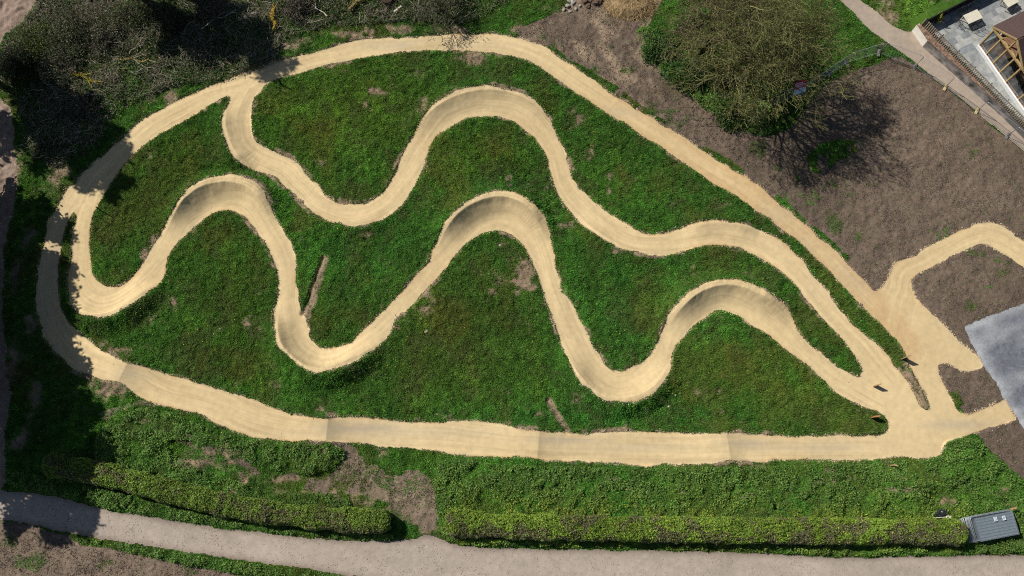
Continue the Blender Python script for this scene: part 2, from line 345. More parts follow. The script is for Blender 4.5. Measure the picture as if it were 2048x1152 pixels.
brown = [  # (x, y, rx, ry, amount) bare or thin patches in the grass
 (945,118,34,16,.9),(820,145,22,12,.55),(855,215,45,26,.5),(905,230,12,8,.5),(748,182,14,8,.85),(690,245,16,6,.4),(640,325,14,8,.5),(560,180,14,10,.6),
 (1150,225,14,9,.4),(700,70,60,9,.6),(800,60,40,14,.85),(910,60,40,8,.7),(570,95,40,16,.8),(610,80,24,12,.6),(330,195,45,18,.7),(120,340,32,38,.8),(85,385,30,16,.5),
 (290,520,9,30,.9),(305,495,8,25,.9),(505,440,8,18,.6),(1050,545,20,30,.8),(1062,575,18,6,.9),(1105,430,14,12,.6),(1130,450,20,8,.7),(1240,505,24,10,.7),(1280,510,18,7,.7),(1485,547,16,5,.6),
 (1440,632,14,6,.7),(1415,640,10,6,.5),(820,620,20,6,.6),(790,655,12,6,.6),(700,740,25,10,.5),(560,770,20,12,.4),(680,830,30,10,.4),(240,700,28,10,.7),(212,690,20,10,.6),
 (1440,415,14,7,.6),(1455,410,8,5,.5),(1360,985,18,6,.9),(1365,1008,9,5,.8),(1700,955,16,8,.6),(1645,960,12,7,.6),(1800,980,70,8,.6),(1920,965,30,10,.5),(1895,1010,30,10,.4),(2010,985,30,14,.5),
 (430,898,60,7,.6),(380,930,60,12,.6),(540,960,50,8,.7),(760,1000,60,18,.6),(600,880,12,7,.4),(230,770,50,26,.9),(240,750,50,14,.9),(1736,760,14,14,.95),(1840,790,14,36,1.0),(1826,765,10,22,.9),(1810,740,10,22,.8),(960,840,25,5,.6),
 (740,470,22,9,.5),(760,530,18,12,.4),(780,580,16,8,.35),(1000,492,6,5,.5),(1435,668,10,4,.3),(550,650,10,40,.35),(545,720,14,20,.45),(440,660,8,5,.5),(1030,385,14,8,.3),(1750,840,12,5,.4),
 (450,905,90,9,.75),(360,925,60,9,.7),(590,955,60,8,.7),(640,985,60,8,.6),(300,845,30,8,.6),(520,860,30,8,.4),(1250,960,60,10,.4),(1500,990,50,8,.45),(1100,950,40,8,.4),(700,985,70,22,.5),(800,1010,50,35,.55),(850,1045,22,30,.9),(430,925,70,18,.55),(330,865,50,14,.4),(560,985,60,10,.4),(1775,28,26,30,.8),(1760,5,20,14,.7),(900,190,26,14,.5),(1090,440,14,12,.7),(850,330,10,20,.5),(590,310,10,14,.5),(1150,800,20,12,.5),(1420,880,40,6,.6),(1500,935,40,8,.6),(1240,925,40,5,.5),(1890,1000,40,10,.6),(2020,1010,20,18,.5),
 (60,470,16,26,.9),(30,560,14,40,.9),(60,650,16,26,.8),(30,720,18,40,.9),(70,800,14,40,.9),(40,880,20,30,.9),(90,560,8,30,.6),(30,330,20,60,.6),
 (1130,20,40,12,.5),(1210,60,40,30,.3),(1045,60,40,12,.7),
]
tone = [  # (x, y, rx, ry, (r,g,b) multiplier)
 (700,220,150,90,(1.75,1.22,1.0)),(380,310,110,60,(1.1,1.0,.9)),(460,620,110,130,(1.15,.92,.9)),(900,680,150,140,(1.2,.84,.9)),(960,320,90,60,(1.1,.85,.8)),
 (1230,310,130,90,(.95,.92,.9)),(1500,750,150,70,(1.25,1.15,1.0)),(1250,600,130,100,(.9,1.05,1.1)),(1150,830,300,25,(.9,1.15,1.2)),(1300,980,450,50,(1.2,1.3,1.2)),
 (1900,960,130,60,(1.4,1.35,1.1)),(300,850,100,40,(1.3,1.25,1.1)),(1300,330,80,50,(1.,1.,1.)),(1830,10,80,50,(2.0,1.6,1.6)),(720,500,120,80,(.95,1.1,1.15)),(1000,370,60,20,(.8,1.15,1.3)),
]
shape_soft = [(640,500,120,60)]

# ------------------------------------------------------------------ raster grid
STEP = 0.08
GX0, GX1, GY0, GY1 = -54.0, 54.0, -9.0, 52.0
gx = np.arange(GX0, GX1 + 1e-6, STEP); gy = np.arange(GY0, GY1 + 1e-6, STEP)
NX, NY = len(gx), len(gy)
X, Y = np.meshgrid(gx, gy)
def raster(poly, soft=False, jag=0.0, seed=3):
    P = np.asarray(poly); out = np.zeros((NY, NX), bool)
    x0, y0 = P[:, 0], P[:, 1]; x1, y1 = np.roll(x0, -1), np.roll(y0, -1)
    XX = X
    r0 = max(0, int((P[:, 1].min() - 1 - GY0) / STEP)); r1 = min(NY, int((P[:, 1].max() + 1 - GY0) / STEP) + 1)
    for r in range(r0, r1):
        y = gy[r]
        m = (y0 <= y) != (y1 <= y)
        if not m.any(): continue
        xs = np.sort(x0[m] + (y - y0[m]) / (y1[m] - y0[m]) * (x1[m] - x0[m]))
        for a, b in zip(xs[::2], xs[1::2]):
            i = max(0, int(math.ceil((a - GX0) / STEP))); j = min(NX, int(math.floor((b - GX0) / STEP)) + 1)
            if j > i: out[r, i:j] = True
    return out
def blur(A, rad, it=2):
    k = max(1, int(rad / STEP)); A = A.astype(np.float32)
    for _ in range(it):
        for ax in (0, 1):
            pad = [(0, 0), (0, 0)]; pad[ax] = (k + 1, k)
            cs = np.cumsum(np.pad(A, pad, mode='edge'), axis=ax, dtype=np.float64)
            n = 2 * k + 1
            A = ((cs[n:] - cs[:-n]) / n if ax == 0 else (cs[:, n:] - cs[:, :-n]) / n).astype(np.float32)
    return A
def warp(A, amp, s, seed):
    """push a soft mask about with noise so that its edge turns ragged, then cut it"""
    return A + amp * (fbm(X, Y, s, seed, 4) - 0.5)
def polyrast(px_pts, closed_smooth=True):
    w = G(px_pts)
    return raster(catmull(w, closed=True) if closed_smooth else w)

# track mask, with lateral/along coordinates for wheel streaks
track = np.zeros((NY, NX), bool)
LD = np.full((NY, NX), 9.0); LU = np.zeros((NY, NX)); LS = np.zeros((NY, NX))
def resample(P, n):
    d = np.concatenate([[0], np.cumsum(np.linalg.norm(np.diff(P, axis=0), axis=1))])
    t = np.linspace(0, d[-1], n); return np.stack([np.interp(t, d, P[:, k]) for k in (0, 1)], 1), d[-1]
sbase = 0.0
def stamp_line(pts, radius, fn):
    P = np.asarray(pts)
    for i in range(len(P) - 1):
        a, b = P[i], P[i + 1]
        i0 = max(0, int((min(a[0], b[0]) - radius - GX0) / STEP)); i1 = min(NX, int((max(a[0], b[0]) + radius - GX0) / STEP) + 2)
        j0 = max(0, int((min(a[1], b[1]) - radius - GY0) / STEP)); j1 = min(NY, int((max(a[1], b[1]) + radius - GY0) / STEP) + 2)
        if i1 <= i0 or j1 <= j0: continue
        sl = (slice(j0, j1), slice(i0, i1))
        d = b - a; L = np.linalg.norm(d) + 1e-9; u = d / L
        qx = X[sl] - a[0]; qy = Y[sl] - a[1]
        t = np.clip(qx * u[0] + qy * u[1], 0, L)
        dist = np.hypot(qx - t * u[0], qy - t * u[1])
        side = qx * u[1] - qy * u[0]          # >0 : right of the direction
        fn(sl, i, t, dist, side, L)
for name_, (a, b) in strips.items():
    A = catmull(G(a)); B = catmull(G(b))
    track |= raster(np.concatenate([A, B[::-1]]))
    A2, la = resample(A, 240); B2, lb = resample(B, 240)
    Cn = (A2 + B2) / 2
    def fn(sl, i, t, dist, side, L, _s=[sbase]):
        m = dist < LD[sl]
        LD[sl] = np.where(m, dist, LD[sl]); LU[sl] = np.where(m, side, LU[sl]); LS[sl] = np.where(m, sbase + i * la / 240 + t, LS[sl])
    stamp_line(Cn, 2.0, fn)
    sbase += la + 30
track |= polyrast(junction, False)
track_plain = track.copy()
spurm = polyrast(spur)
tsoft = blur(track, 0.16, 2)
trackm = tsoft + 0.5 * (fbm(X, Y, 0.55, 11, 4) - 0.5) + 0.75 * (fbm(X, Y, 1.6, 12, 2) - 0.5)
trackf = trackm                                           # cut at 0.5

mud_island = polyrast([(1722,742),(1740,742),(1752,765),(1744,775),(1728,766)])

mainp = warp(blur(polyrast(path_main, False), 0.25), 0.5, 0.8, 21)
upperp = warp(blur(polyrast(path_upper, False), 0.12), 0.4, 0.6, 22)
leftp = warp(blur(polyrast(path_left), 0.5), 0.7, 1.4, 23)
padm = warp(blur(raster(G(pad_poly)), 0.16), 0.6, 0.7, 24)
soil = np.zeros((NY, NX), np.float32)
for i_, p in enumerate(soil_polys):
    m_ = blur(polyrast(p, False), 0.3 if i_ < 2 else .5)
    if i_ == 2: m_ = m_ * (.72 + .6 * sstep(.35, .6, fbm(X, Y, 1.3, 127)))
    soil = np.maximum(soil, m_)
verge = np.zeros((NY, NX), np.float32)
for p in verge_polys: verge = np.maximum(verge, blur(polyrast(p, False), 0.15))
verge = verge * (.1 + .95 * sstep(.3, .6, fbm(X, Y, .9, 126)))
soil = soil * (1 - np.clip(verge * 1.3, 0, 1))
soilm = warp(soil, 0.75, 1.0, 25)

bare = np.zeros((NY, NX), np.float32)
def ell(x, y, rx, ry, z=0):
    cx, cy = g(x, y); s = (F * ct - (576 - y) * st_) / H
    return ((X - cx) / (rx / s)) ** 2 + ((Y - cy) / (ry / s * 1.05)) ** 2
for x, y, rx, ry, am in brown:
    bare = np.maximum(bare, am * np.exp(-ell(x, y, rx, ry) * 0.9))
for a_, b_, w_ in [((649,518),(612,634),.42),((1096,800),(1134,862),.32),((630,595),(612,640),.35)]:
    tmp = np.zeros((NY, NX), np.float32)
    def fn(sl, i, t, dist, side, L): tmp[sl] = np.maximum(tmp[sl], np.exp(-(dist / w_) ** 4))
    stamp_line(G([a_, b_]), 1.2, fn); bare = np.maximum(bare, tmp)
ditchm = bare * 0
# brown crumbling margin hugging the track in places
near = blur(track_plain, 0.45, 2)
margin = sstep(0.10, 0.3, near) * sstep(0.55, 0.74, fbm(X, Y, 2.2, 31))
bare = np.maximum(bare, margin * 0.9)
bare = np.clip(bare + 0.65 * sstep(0.605, 0.79, fbm(X, Y, 3.5, 32) * 0.6 + fbm(X, Y, 0.8, 33) * 0.4) , 0, 1)
bare_s = np.clip((bare + (fbm(X, Y, 0.7, 34) - 0.5) * 1.9 - 0.18) / 0.6, 0, 1) * np.clip(bare * 1.8, 0, 1)
bare_s = np.where(bare < 0.08, bare_s * 0.2, bare_s)

# scrub region in the upper left and along the top
scrub_poly = [(-120,-90),(980,-90),(980,20),(900,45),(820,40),(760,45),(700,50),(640,55),(560,85),(545,130),(430,160),(330,175),(230,230),(180,300),(120,330),(60,290),(40,200),(0,170),(20,80),(70,30),(80,0)]
scrub = blur(polyrast(scrub_poly), 0.6)
# broad-leaved weeds: strip above the hedges and beside them
weed_poly = [(880,925),(1000,930),(1250,938),(1500,935),(1760,925),(1880,915),(1890,885),(1950,880),(2010,940),(2048,975),(2100,1010),(2100,1090),(1900,1108),(1660,1108),(1350,1097),(1000,1090),(905,1082),(880,1050)]
weed2 = [(215,850),(300,818),(400,850),(500,880),(640,892),(690,900),(680,925),(620,950),(520,930),(420,890),(340,880),(360,920),(480,965),(560,985),(680,990),(700,1015),(640,1010),(440,1005),(330,960),(200,925)]
weed3 = [(-20,940),(130,960),(200,975),(330,1010),(500,1045),(680,1060),(780,1068),(790,1078),(679,1076),(512,1059),(333,1036),(200,1014),(133,993),(60,983)]
weed4 = [(150,1075),(230,1086),(330,1102),(433,1119),(560,1135),(700,1153),(760,1175),(620,1175),(500,1150),(380,1130),(300,1113),(230,1098),(160,1085)]
weed5 = [(1275,60),(1330,70),(1420,110),(1500,180),(1560,240),(1530,272),(1470,258),(1410,220),(1350,160),(1290,110)]
weed = np.zeros((NY, NX), np.float32)
for p in (weed_poly, weed2, weed3, weed4, weed5): weed = np.maximum(weed, blur(polyrast(p), 0.3))
weed_dug = sstep(0.35, 0.75, weed)

# ------------------------------------------------------------------ heights
Z = (fbm(X, Y, 9.0, 41, 3) - 0.5) * 0.35
ridge = np.zeros((NY, NX)); near_t = np.clip(LD / 2.0, 0, 1)
for pts, h, sd_ in berms:
    L = catmull(G(pts), step=0.3); n = len(L)
    best = np.full((NY, NX), 99.0); val = np.zeros((NY, NX))
    def fn(sl, i, t, dist, side, Ln):
        m = dist < best[sl]
        f = (i + t / max(Ln, 1e-6)) / (n - 1)
        env = math.nan
        env = sstep(0, .28, f) * (1 - sstep(.72, 1.0, f))
        inn = side * sd_ > 0
        prof = np.where(inn, 1 - sstep(0.0, 1.75, dist), 1 - sstep(0.30, 2.0, dist))
        prof = np.where(inn, np.clip(1 - dist / 1.9, 0, 1) ** 1.7, prof)
        best[sl] = np.where(m, dist, best[sl]); val[sl] = np.where(m, 1.18 * h * env * prof, val[sl])
    stamp_line(L, 2.1, fn)
    ridge = np.maximum(ridge, val)
Z += ridge * (1 + .12 * (fbm(X, Y, .8, 57, 3) - .5)) + .04 * (fbm(X, Y, 1.2, 58, 3) - .5)
onstraight = blur(track_plain, 0.3, 2)
for a, b, h in rollers:
    (ax, ay), (bx, by) = g(*a), g(*b)
    d = np.array([bx - ax, by - ay]); L = np.linalg.norm(d); u = d / L
    nx_, ny_ = -u[1], u[0]                       # pointing right (+x)
    if nx_ < 0: nx_, ny_ = -nx_, -ny_
    mid = np.array([(ax + bx) / 2, (ay + by) / 2])
    q = (X - mid[0]) * nx_ + (Y - mid[1]) * ny_; p = (X - mid[0]) * u[0] + (Y - mid[1]) * u[1]
    prof = np.where(q > 0, np.exp(-np.abs(q) / 1.5), np.exp(-(q / 2.6) ** 2 * 0.8) * (1 - .0 * q))
    Z += 1.25 * h * prof * (1 - sstep(L / 2 - .1, L / 2 + 1.2, np.abs(p)))
# track bed slightly hollowed, grass tussocks, ditches, mounds
tm = blur(track_plain, 0.12, 1)
tuss = (fbm(X, Y, 0.9, 51, 2) - 0.4) * 0.22 + (noise(X, Y, 0.34, 52)) * 0.17 * (.5 + fbm(X, Y, 2.0, 56))
off = np.clip(1 - tm * 1.6, 0, 1)
isflat = np.clip(blur((mainp > .5) | (upperp > .5) | (padm > .5), 0.3), 0, 1)
soft_soil = np.clip(soilm, 0, 1)
Z += off * (1 - isflat) * (1 - 0.6 * soft_soil) * tuss
Z += soft_soil * (1 - isflat) * (1 - tm) * ((fbm(X, Y, 0.5, 53, 4) - 0.5) * 0.16 + (fbm(X, Y, 2.5, 54, 2) - 0.5) * 0.15)
Z += weed_dug * (1 - isflat) * off * (fbm(X, Y, 0.7, 55, 3) * 0.28)
for a_, b_, dep, w_ in [((645,516),(606,628),.26,.20),((1096,800),(1134,862),.18,.25)]:
    def fn(sl, i, t, dist, side, L): Z[sl] -= dep * np.exp(-(dist / w_) ** 2)
    stamp_line(G([a_, b_]), 1.2, fn)
def fnb(sl, i, t, dist, side, L):
    Z[sl] += .35 * np.exp(-((dist - .0) / .8) ** 2)
for ln in ([(1760,955),(1840,968),(1900,950),(1935,915)], [(420,880),(520,905),(620,925),(660,905)]):
    tmp = np.full((NY, NX), 9.0)
    def fn(sl, i, t, dist, side, L): tmp[sl] = np.minimum(tmp[sl], dist)
    stamp_line(catmull(G(ln)), 2.2, fn)
    Z += .4 * np.exp(-(tmp / .9) ** 2) * (1 - tm)
edge_f = np.minimum.reduce([sstep(GX0, GX0 + 3, X), 1 - sstep(GX1 - 3, GX1, X), sstep(GY0, GY0 + 3, Y), 1 - sstep(GY1 - 3, GY1, Y)])
flatb = blur(raster(G([(1815,45),(1855,20),(1930,-30),(2100,-60),(2250,200),(2120,330),(2040,262),(1838,100)])), 0.3)
Z = Z * edge_f * (1 - flatb)
Z = Z * (1 - 0.75 * isflat)
def sample(A, x, y):
    fx = np.clip((np.asarray(x) - GX0) / STEP, 0, NX - 1.001); fy = np.clip((np.asarray(y) - GY0) / STEP, 0, NY - 1.001)
    i = fx.astype(int); j = fy.astype(int); u = fx - i; v = fy - j
    return (A[j, i] * (1 - u) + A[j, i + 1] * u) * (1 - v) + (A[j + 1, i] * (1 - u) + A[j + 1, i + 1] * u) * v
def zat(x, y): return float(sample(Z, x, y))
def onground(px, py):
    x, y = g(px, py); z = zat(x, y); x, y = g(px, py, z); return Vector((x, y, zat(x, y)))

# ------------------------------------------------------------------ ground colours (true surface colours)
def mixc(A, col, m): return A * (1 - m[..., None]) + np.asarray(col) * m[..., None]
n_a = fbm(X, Y, 4.0, 61); n_b = fbm(X, Y, 0.7, 62); n_c = fbm(X, Y, 14.0, 63)
gcol = np.empty((NY, NX, 3)); gcol[:] = (0.032, 0.086, 0.012)
gcol *= (0.75 + 0.5 * n_b)[..., None]
gcol = mixc(gcol, (0.085, 0.105, 0.022), sstep(.5, .75, n_a) * .6)
toneM = np.ones((NY, NX, 3))
for x, y, rx, ry, c in tone:
    w = np.exp(-ell(x, y, rx, ry) * 0.8)
    toneM *= 1 + (np.asarray(c) - 1) * w[..., None]
band = sstep(.50, .72, fbm(X * 1.2 + Y * .15, Y * .28, 1.6, 123, 3))[..., None]; toneM *= 1 + (np.array((1.5, 1.0, 1.0)) - 1) * band * .35
band = sstep(.52, .72, fbm(X * .5, Y * .5, 1.6, 124, 3))[..., None]; toneM *= 1 + (np.array((1.35, 1.4, 1.25)) - 1) * band * .8
gcol *= toneM
gcol = mixc(gcol, (0.055, 0.10, 0.022), weed_dug * .8)
gcol = mixc(gcol, (0.075, 0.062, 0.042), np.clip(scrub * 1.2, 0, 1) * .85 * sstep(.3, .6, fbm(X, Y, 2.2, 64)))
EARTH = np.array((0.235, 0.170, 0.115))
earth = EARTH * (0.72 + 0.56 * fbm(X, Y, 0.6, 65))[..., None]
gcol = gcol * (1 - bare_s[..., None]) + earth * bare_s[..., None]
# under and beside the track: spilt pale dust
spill = sstep(0.12, 0.5, blur(track_plain, 0.16, 2)) * 0.55
gcol = mixc(gcol, (0.38, 0.28, 0.17), spill * sstep(.35, .6, n_b))

def grid_obj(name, cellmask, zoff, colfn, mat, sub=1):
    """sheet made of the grid cells whose mask is set, at step STEP/sub"""
    s = STEP / sub
    jj, ii = np.nonzero(cellmask)
    if sub == 1:
        nxx = NX
        used = np.zeros((NY, NX), bool)
        for dj in (0, 1):
            for di in (0, 1): used[jj + dj, ii + di] = True
        idx = -np.ones((NY, NX), np.int64); idx[used] = np.arange(used.sum())
        V = np.stack([X[used], Y[used], Z[used] + zoff], 1)
        q = np.stack([idx[jj, ii], idx[jj, ii + 1], idx[jj + 1, ii + 1], idx[jj + 1, ii]], 1)
        return make_mesh(name, V, q, mat, cols=colfn(X[used], Y[used], used), smooth=True)
def fine_sheet(name, field, zoff, colfn, mat, sub=2, thr=0.5):
    """sheet cut from field>thr on a finer grid; its height follows the ground"""
    s = STEP / sub
    fx = np.arange(GX0 + s, GX1 - s, s); fy = np.arange(GY0 + s, GY1 - s, s)
    # rows in blocks to save memory
    mask = np.zeros((len(fy), len(fx)), bool)
    for r in range(0, len(fy), 200):
        XX, YY = np.meshgrid(fx, fy[r:r + 200])
        mask[r:r + 200] = sample(field, XX, YY) + 0.16 * (noise(XX, YY, 0.13, 91) - .5) > thr
    cm = mask[:-1, :-1] & mask[1:, :-1] & mask[:-1, 1:] & mask[1:, 1:]
    jj, ii = np.nonzero(cm)
    used = np.zeros(mask.shape, bool)
    for dj in (0, 1):
        for di in (0, 1): used[jj + dj, ii + di] = True
    idx = np.full(mask.shape, -1, np.int64); idx[used] = np.arange(used.sum())
    uj, ui = np.nonzero(used)
    vx = fx[ui]; vy = fy[uj]; vz = sample(Z, vx, vy) + zoff
    q = np.stack([idx[jj, ii], idx[jj, ii + 1], idx[jj + 1, ii + 1], idx[jj + 1, ii]], 1)
    return make_mesh(name, np.stack([vx, vy, vz], 1), q, mat, cols=colfn(vx, vy), smooth=True)

# the ground: one sheet, fine under the photograph and coarse out to the horizon
cover = (trackf > .62) | (mainp > .62) | (upperp > .62) | (padm > .62)
Zg = Z - 0.10 * blur(cover, 0.08, 1)
oxl = np.array([-900, -400, -200, -120, -90, -70, -60, -56.]); oxr = -oxl[::-1]
oyl = np.array([-900, -400, -150, -80, -40, -20, -12.]); oyr = np.array([56, 64, 80, 120, 200, 400, 900.])
ax_ = np.concatenate([oxl, gx, oxr]); ay_ = np.concatenate([oyl, gy, oyr])
XA, YA = np.meshgrid(ax_, ay_)
ZA = np.zeros(XA.shape); CA = np.empty(XA.shape + (3,)); CA[:] = (0.05, 0.09, 0.02)
a0, b0 = len(oyl), len(oxl)
ZA[a0:a0 + NY, b0:b0 + NX] = Zg; CA[a0:a0 + NY, b0:b0 + NX] = gcol
h_, w_ = XA.shape; I = np.arange(h_ * w_).reshape(h_, w_)
Q = np.stack([I[:-1, :-1], I[:-1, 1:], I[1:, 1:], I[1:, :-1]], -1).reshape(-1, 4)
tag(make_mesh('ground', np.stack([XA, YA, ZA], -1).reshape(-1, 3), Q, M['ground'], cols=CA.reshape(-1, 3), smooth=True), kind='structure')

def soil_cols(x, y):
    n = fbm(x, y, 3.0, 71); n2 = fbm(x, y, 0.5, 72)
    c = np.array((0.152, 0.114, 0.084)) * (0.30 + 0.45 * n + 0.45 * n2 + .45 * fbm(x, y, 7.0, 76))[:, None]
    # paler sandy smears near the top left, grey-violet earth elsewhere
    ax, ay = g(1190, 110)
    w = np.exp(-((x - ax) ** 2 + (y - ay) ** 2) / 7.0 ** 2) * sstep(.45, .7, fbm(x * 1.3 + y, y * .6 - x * .4, 1.5, 73))
    c = c * (1 - .75 * w[:, None]) + np.array((0.36, .27, .18)) * .75 * w[:, None]
    ax, ay = g(150, 1120)
    w = np.exp(-((x - ax) ** 2 + (y - ay) ** 2) / 20.0 ** 2)
    c = c * (1 + .25 * w[:, None])
    ax, ay = g(800, 970)
    w = np.exp(-((x - ax) ** 2 + (y - ay) ** 2) / 9.0 ** 2)[:, None]
    c = c * (1 - w * .75) + np.array((0.235, 0.18, 0.125)) * w * .75 * (0.7 + .6 * n2)[:, None]
    gm = sstep(.66, .8, fbm(x, y, 1.6, 74)) * sstep(.45, .6, fbm(x, y, 6, 75))
    return c * (1 - gm[:, None] * .6) + np.array((0.06, .10, .025)) * gm[:, None] * .6
flat_cover = (mainp > .6) | (upperp > .6) | (padm > .6) | (trackf > .6)
soil_field = np.where(flat_cover & (blur(flat_cover, .15, 1) > .98), 0, soilm)
tag(fine_sheet('bare_soil', soil_field, 0.012, soil_cols, M['soil'], sub=1, thr=.5), kind='structure')

def grav_cols(x, y):
    n = fbm(x, y, 2.5, 81); n2 = fbm(x, y, 0.35, 82)
    e = sstep(.5, .95, sample(blur(mainp > .5, .5), x, y))
    c = np.array((0.388, 0.327, 0.268)) * (0.66 + 0.30 * n + 0.24 * n2 + .14 * fbm(x * .35 + y * .1, y * 2.2, 1.6, 89))[:, None]
    return c * (1 - .5 * (1 - e)[:, None]) * np.array((1, 1, 1)) + np.array((.17, .12, .085)) * .35 * (1 - e)[:, None]
tag(fine_sheet('gravel_path', mainp, 0.02, grav_cols, M['grav'], sub=1), kind='structure')
def grav2_cols(x, y):
    n = fbm(x, y, 2.5, 83); n2 = fbm(x, y, 0.35, 84)
    return np.array((0.365, 0.297, 0.232)) * (0.78 + 0.22 * n + 0.22 * n2)[:, None]
tag(fine_sheet('footpath', upperp, 0.02, grav2_cols, M['grav'], sub=1), kind='structure')
def left_cols(x, y):
    n = fbm(x, y, 2.0, 85); n2 = fbm(x, y, 0.4, 86)
    return np.array((0.27, 0.20, 0.155)) * (0.6 + 0.4 * n + 0.4 * n2)[:, None]
tag(fine_sheet('dirt_path', leftp, 0.016, left_cols, M['soil'], sub=1), kind='structure')
def pad_cols(x, y):
    n = fbm(x + y * .6, y * 2.2 - x * .8, 3.0, 87); n2 = fbm(x, y, 0.3, 88)
    c = np.array((0.15, 0.163, 0.182)) * (0.6 + .7 * n2)[:, None]
    ed_ = sstep(.55, 1.0, sample(blur(padm > .5, .9), x, y))
    w = (np.clip(sstep(.35, .85, n) * .45 + (1 - ed_) * .5, 0, 1) * (.5 + fbm(x * .5 + y, y - x, .8, 120)))[:, None]
    return c * (1 - w) + np.array((.40, .41, .42)) * w
tag(fine_sheet('stone_yard', padm, 0.016, pad_cols, M['pad'], sub=1), kind='structure')

tedge = blur(trackf > .5, 0.22, 2)
ridge_s = ridge
rimw = np.zeros((NY, NX), np.float32)
def fn(sl, i, t, dist, side, L): rimw[sl] = np.maximum(rimw[sl], np.exp(-(dist / 1.6) ** 4) * min(1, i / 60))
stamp_line(catmull(G([(1060,98),(1160,165),(1300,255),(1440,350),(1560,440),(1650,520),(1740,610),(1800,690)])), 2.4, fn)
greyw = np.zeros((NY, NX), np.float32)
for x, y, rx, ry, am in [(720,856,90,10,.7),(1130,880,90,9,.5),(1500,890,60,9,.5),(275,745,40,16,.4),(830,92,140,10,.45),(1250,225,120,12,.3),(1920,850,80,10,.45),(1620,895,120,9,.4),(760,865,240,12,.35),(1600,490,60,20,.2),(1690,560,60,30,.35),(110,560,30,150,.4),(1250,895,160,8,.3),(1560,430,50,18,.25)]:
    greyw = np.maximum(greyw, am * np.exp(-ell(x, y, rx, ry)))
def track_cols(x, y):
    u = sample(LU, x, y); s = sample(LS, x, y); ld = sample(LD, x, y)
    st = fbm(s * 0.22, u * 3.2, 1.0, 92, 4)
    st = np.where(ld < 1.9, st, 0.5)
    st2 = np.where(ld < 1.9, fbm(s * .12, u * 9, 1.0, 121, 2), .5)
    n = fbm(x, y, 3.0, 93); n2 = fbm(x, y, 0.3, 94, 3); n3 = fbm(x, y, 7.0, 95, 2)
    c = np.array((0.612, 0.472, 0.258)) * (0.76 + .16 * n + .18 * n2 + .34 * (st - .5) + .22 * (st2 - .5) + .12 * (n3))[:, None]
    e = sample(tedge, x, y)
    w = (1 - sstep(.70, .98, e)) * sstep(.38, .62, fbm(x, y, .35, 96))      # crumbly stone along the margins
    c = c * (1 - .35 * w[:, None]) + np.array((.58, .47, .31)) * .35 * w[:, None]
    dk = (1 - sstep(.55, .8, e)) * sstep(.5, .7, fbm(x, y, .5, 97))
    c = c * (1 - .35 * dk[:, None])
    rim_ = sample(rimw, x, y) * (.45 + .9 * (1 - sstep(.3, .95, np.clip(1 - ld / 1.15, 0, 1)))) * (.6 + .6 * n); rim_ = np.clip(rim_ * .7, 0, .6)[:, None]
    c = c * (1 - rim_) + np.array((.50, .335, .165)) * (.85 + .3 * n2[:, None]) * rim_
    gw = np.clip(sample(greyw, x, y) * sstep(.3, .6, st + .15 * n) * 1.2, 0, 1)[:, None]
    c = c * (1 - gw) + np.array((.40, .345, .255)) * gw
    och = (sstep(.42, .72, fbm(x, y, 4.0, 118)) * (1.15 - sstep(.6, .95, e)) * .55)[:, None]
    c = c * (1 - och) + np.array((.50, .315, .14)) * och
    return c
tag(fine_sheet('dirt_track', trackf, 0.03, track_cols, M['track'], sub=2), kind='structure')
spf = warp(blur(spurm, .15), .6, .6, 98)
spf = np.where(trackf > .6, 0, spf)
tag(fine_sheet('dirt_spur', spf, 0.024, left_cols, M['soil'], sub=1), kind='structure')

print('TERRAIN DONE')

# ------------------------------------------------------------------ grass, weeds, stones (stuff)
cell = STEP * STEP
def scatter(dens, n):
    p = dens.ravel().astype(np.float64); p = p / p.sum()
    k = np.searchsorted(np.cumsum(p), rng.random(n))
    k = np.clip(k, 0, p.size - 1)
    return gx[k % NX] + (rng.random(n) - .5) * STEP, gy[k // NX] + (rng.random(n) - .5) * STEP
# what the camera's frame (plus a margin) can see
ZD = Y * 0
cx_ = X; dy_ = Y; 
den_ = (Y * st_ + H * ct)
ipx = 1024 + X * F / den_; ipy = 576 - (Y * ct - H * st_) * F / den_
infr = (ipx > -60) & (ipx < 2108) & (ipy > -50) & (ipy < 1190)
hard = (trackf > .56) | (mainp > .5) | (upperp > .5) | (padm > .5) | (leftp > .5) | (flatb > .3)
thin3 = np.exp(-ell(740, 975, 110, 45)) * sstep(.35, .6, fbm(X, Y, 1.0, 128)) + np.exp(-ell(450, 915, 150, 40)) * sstep(.4, .6, fbm(X, Y, .8, 129))
gd = infr * (~hard) * (1 - 0.88 * bare_s) * np.where(soilm > .5, 0.02 + .75 * thin3 + .35 * (fbm(X, Y, 1.6, 74) > .66) * (fbm(X, Y, 6, 75) > .5), 1.0) * (0.35 + 1.3 * fbm(X, Y, .5, 101)) * (1 - .5 * (scrub > .4))
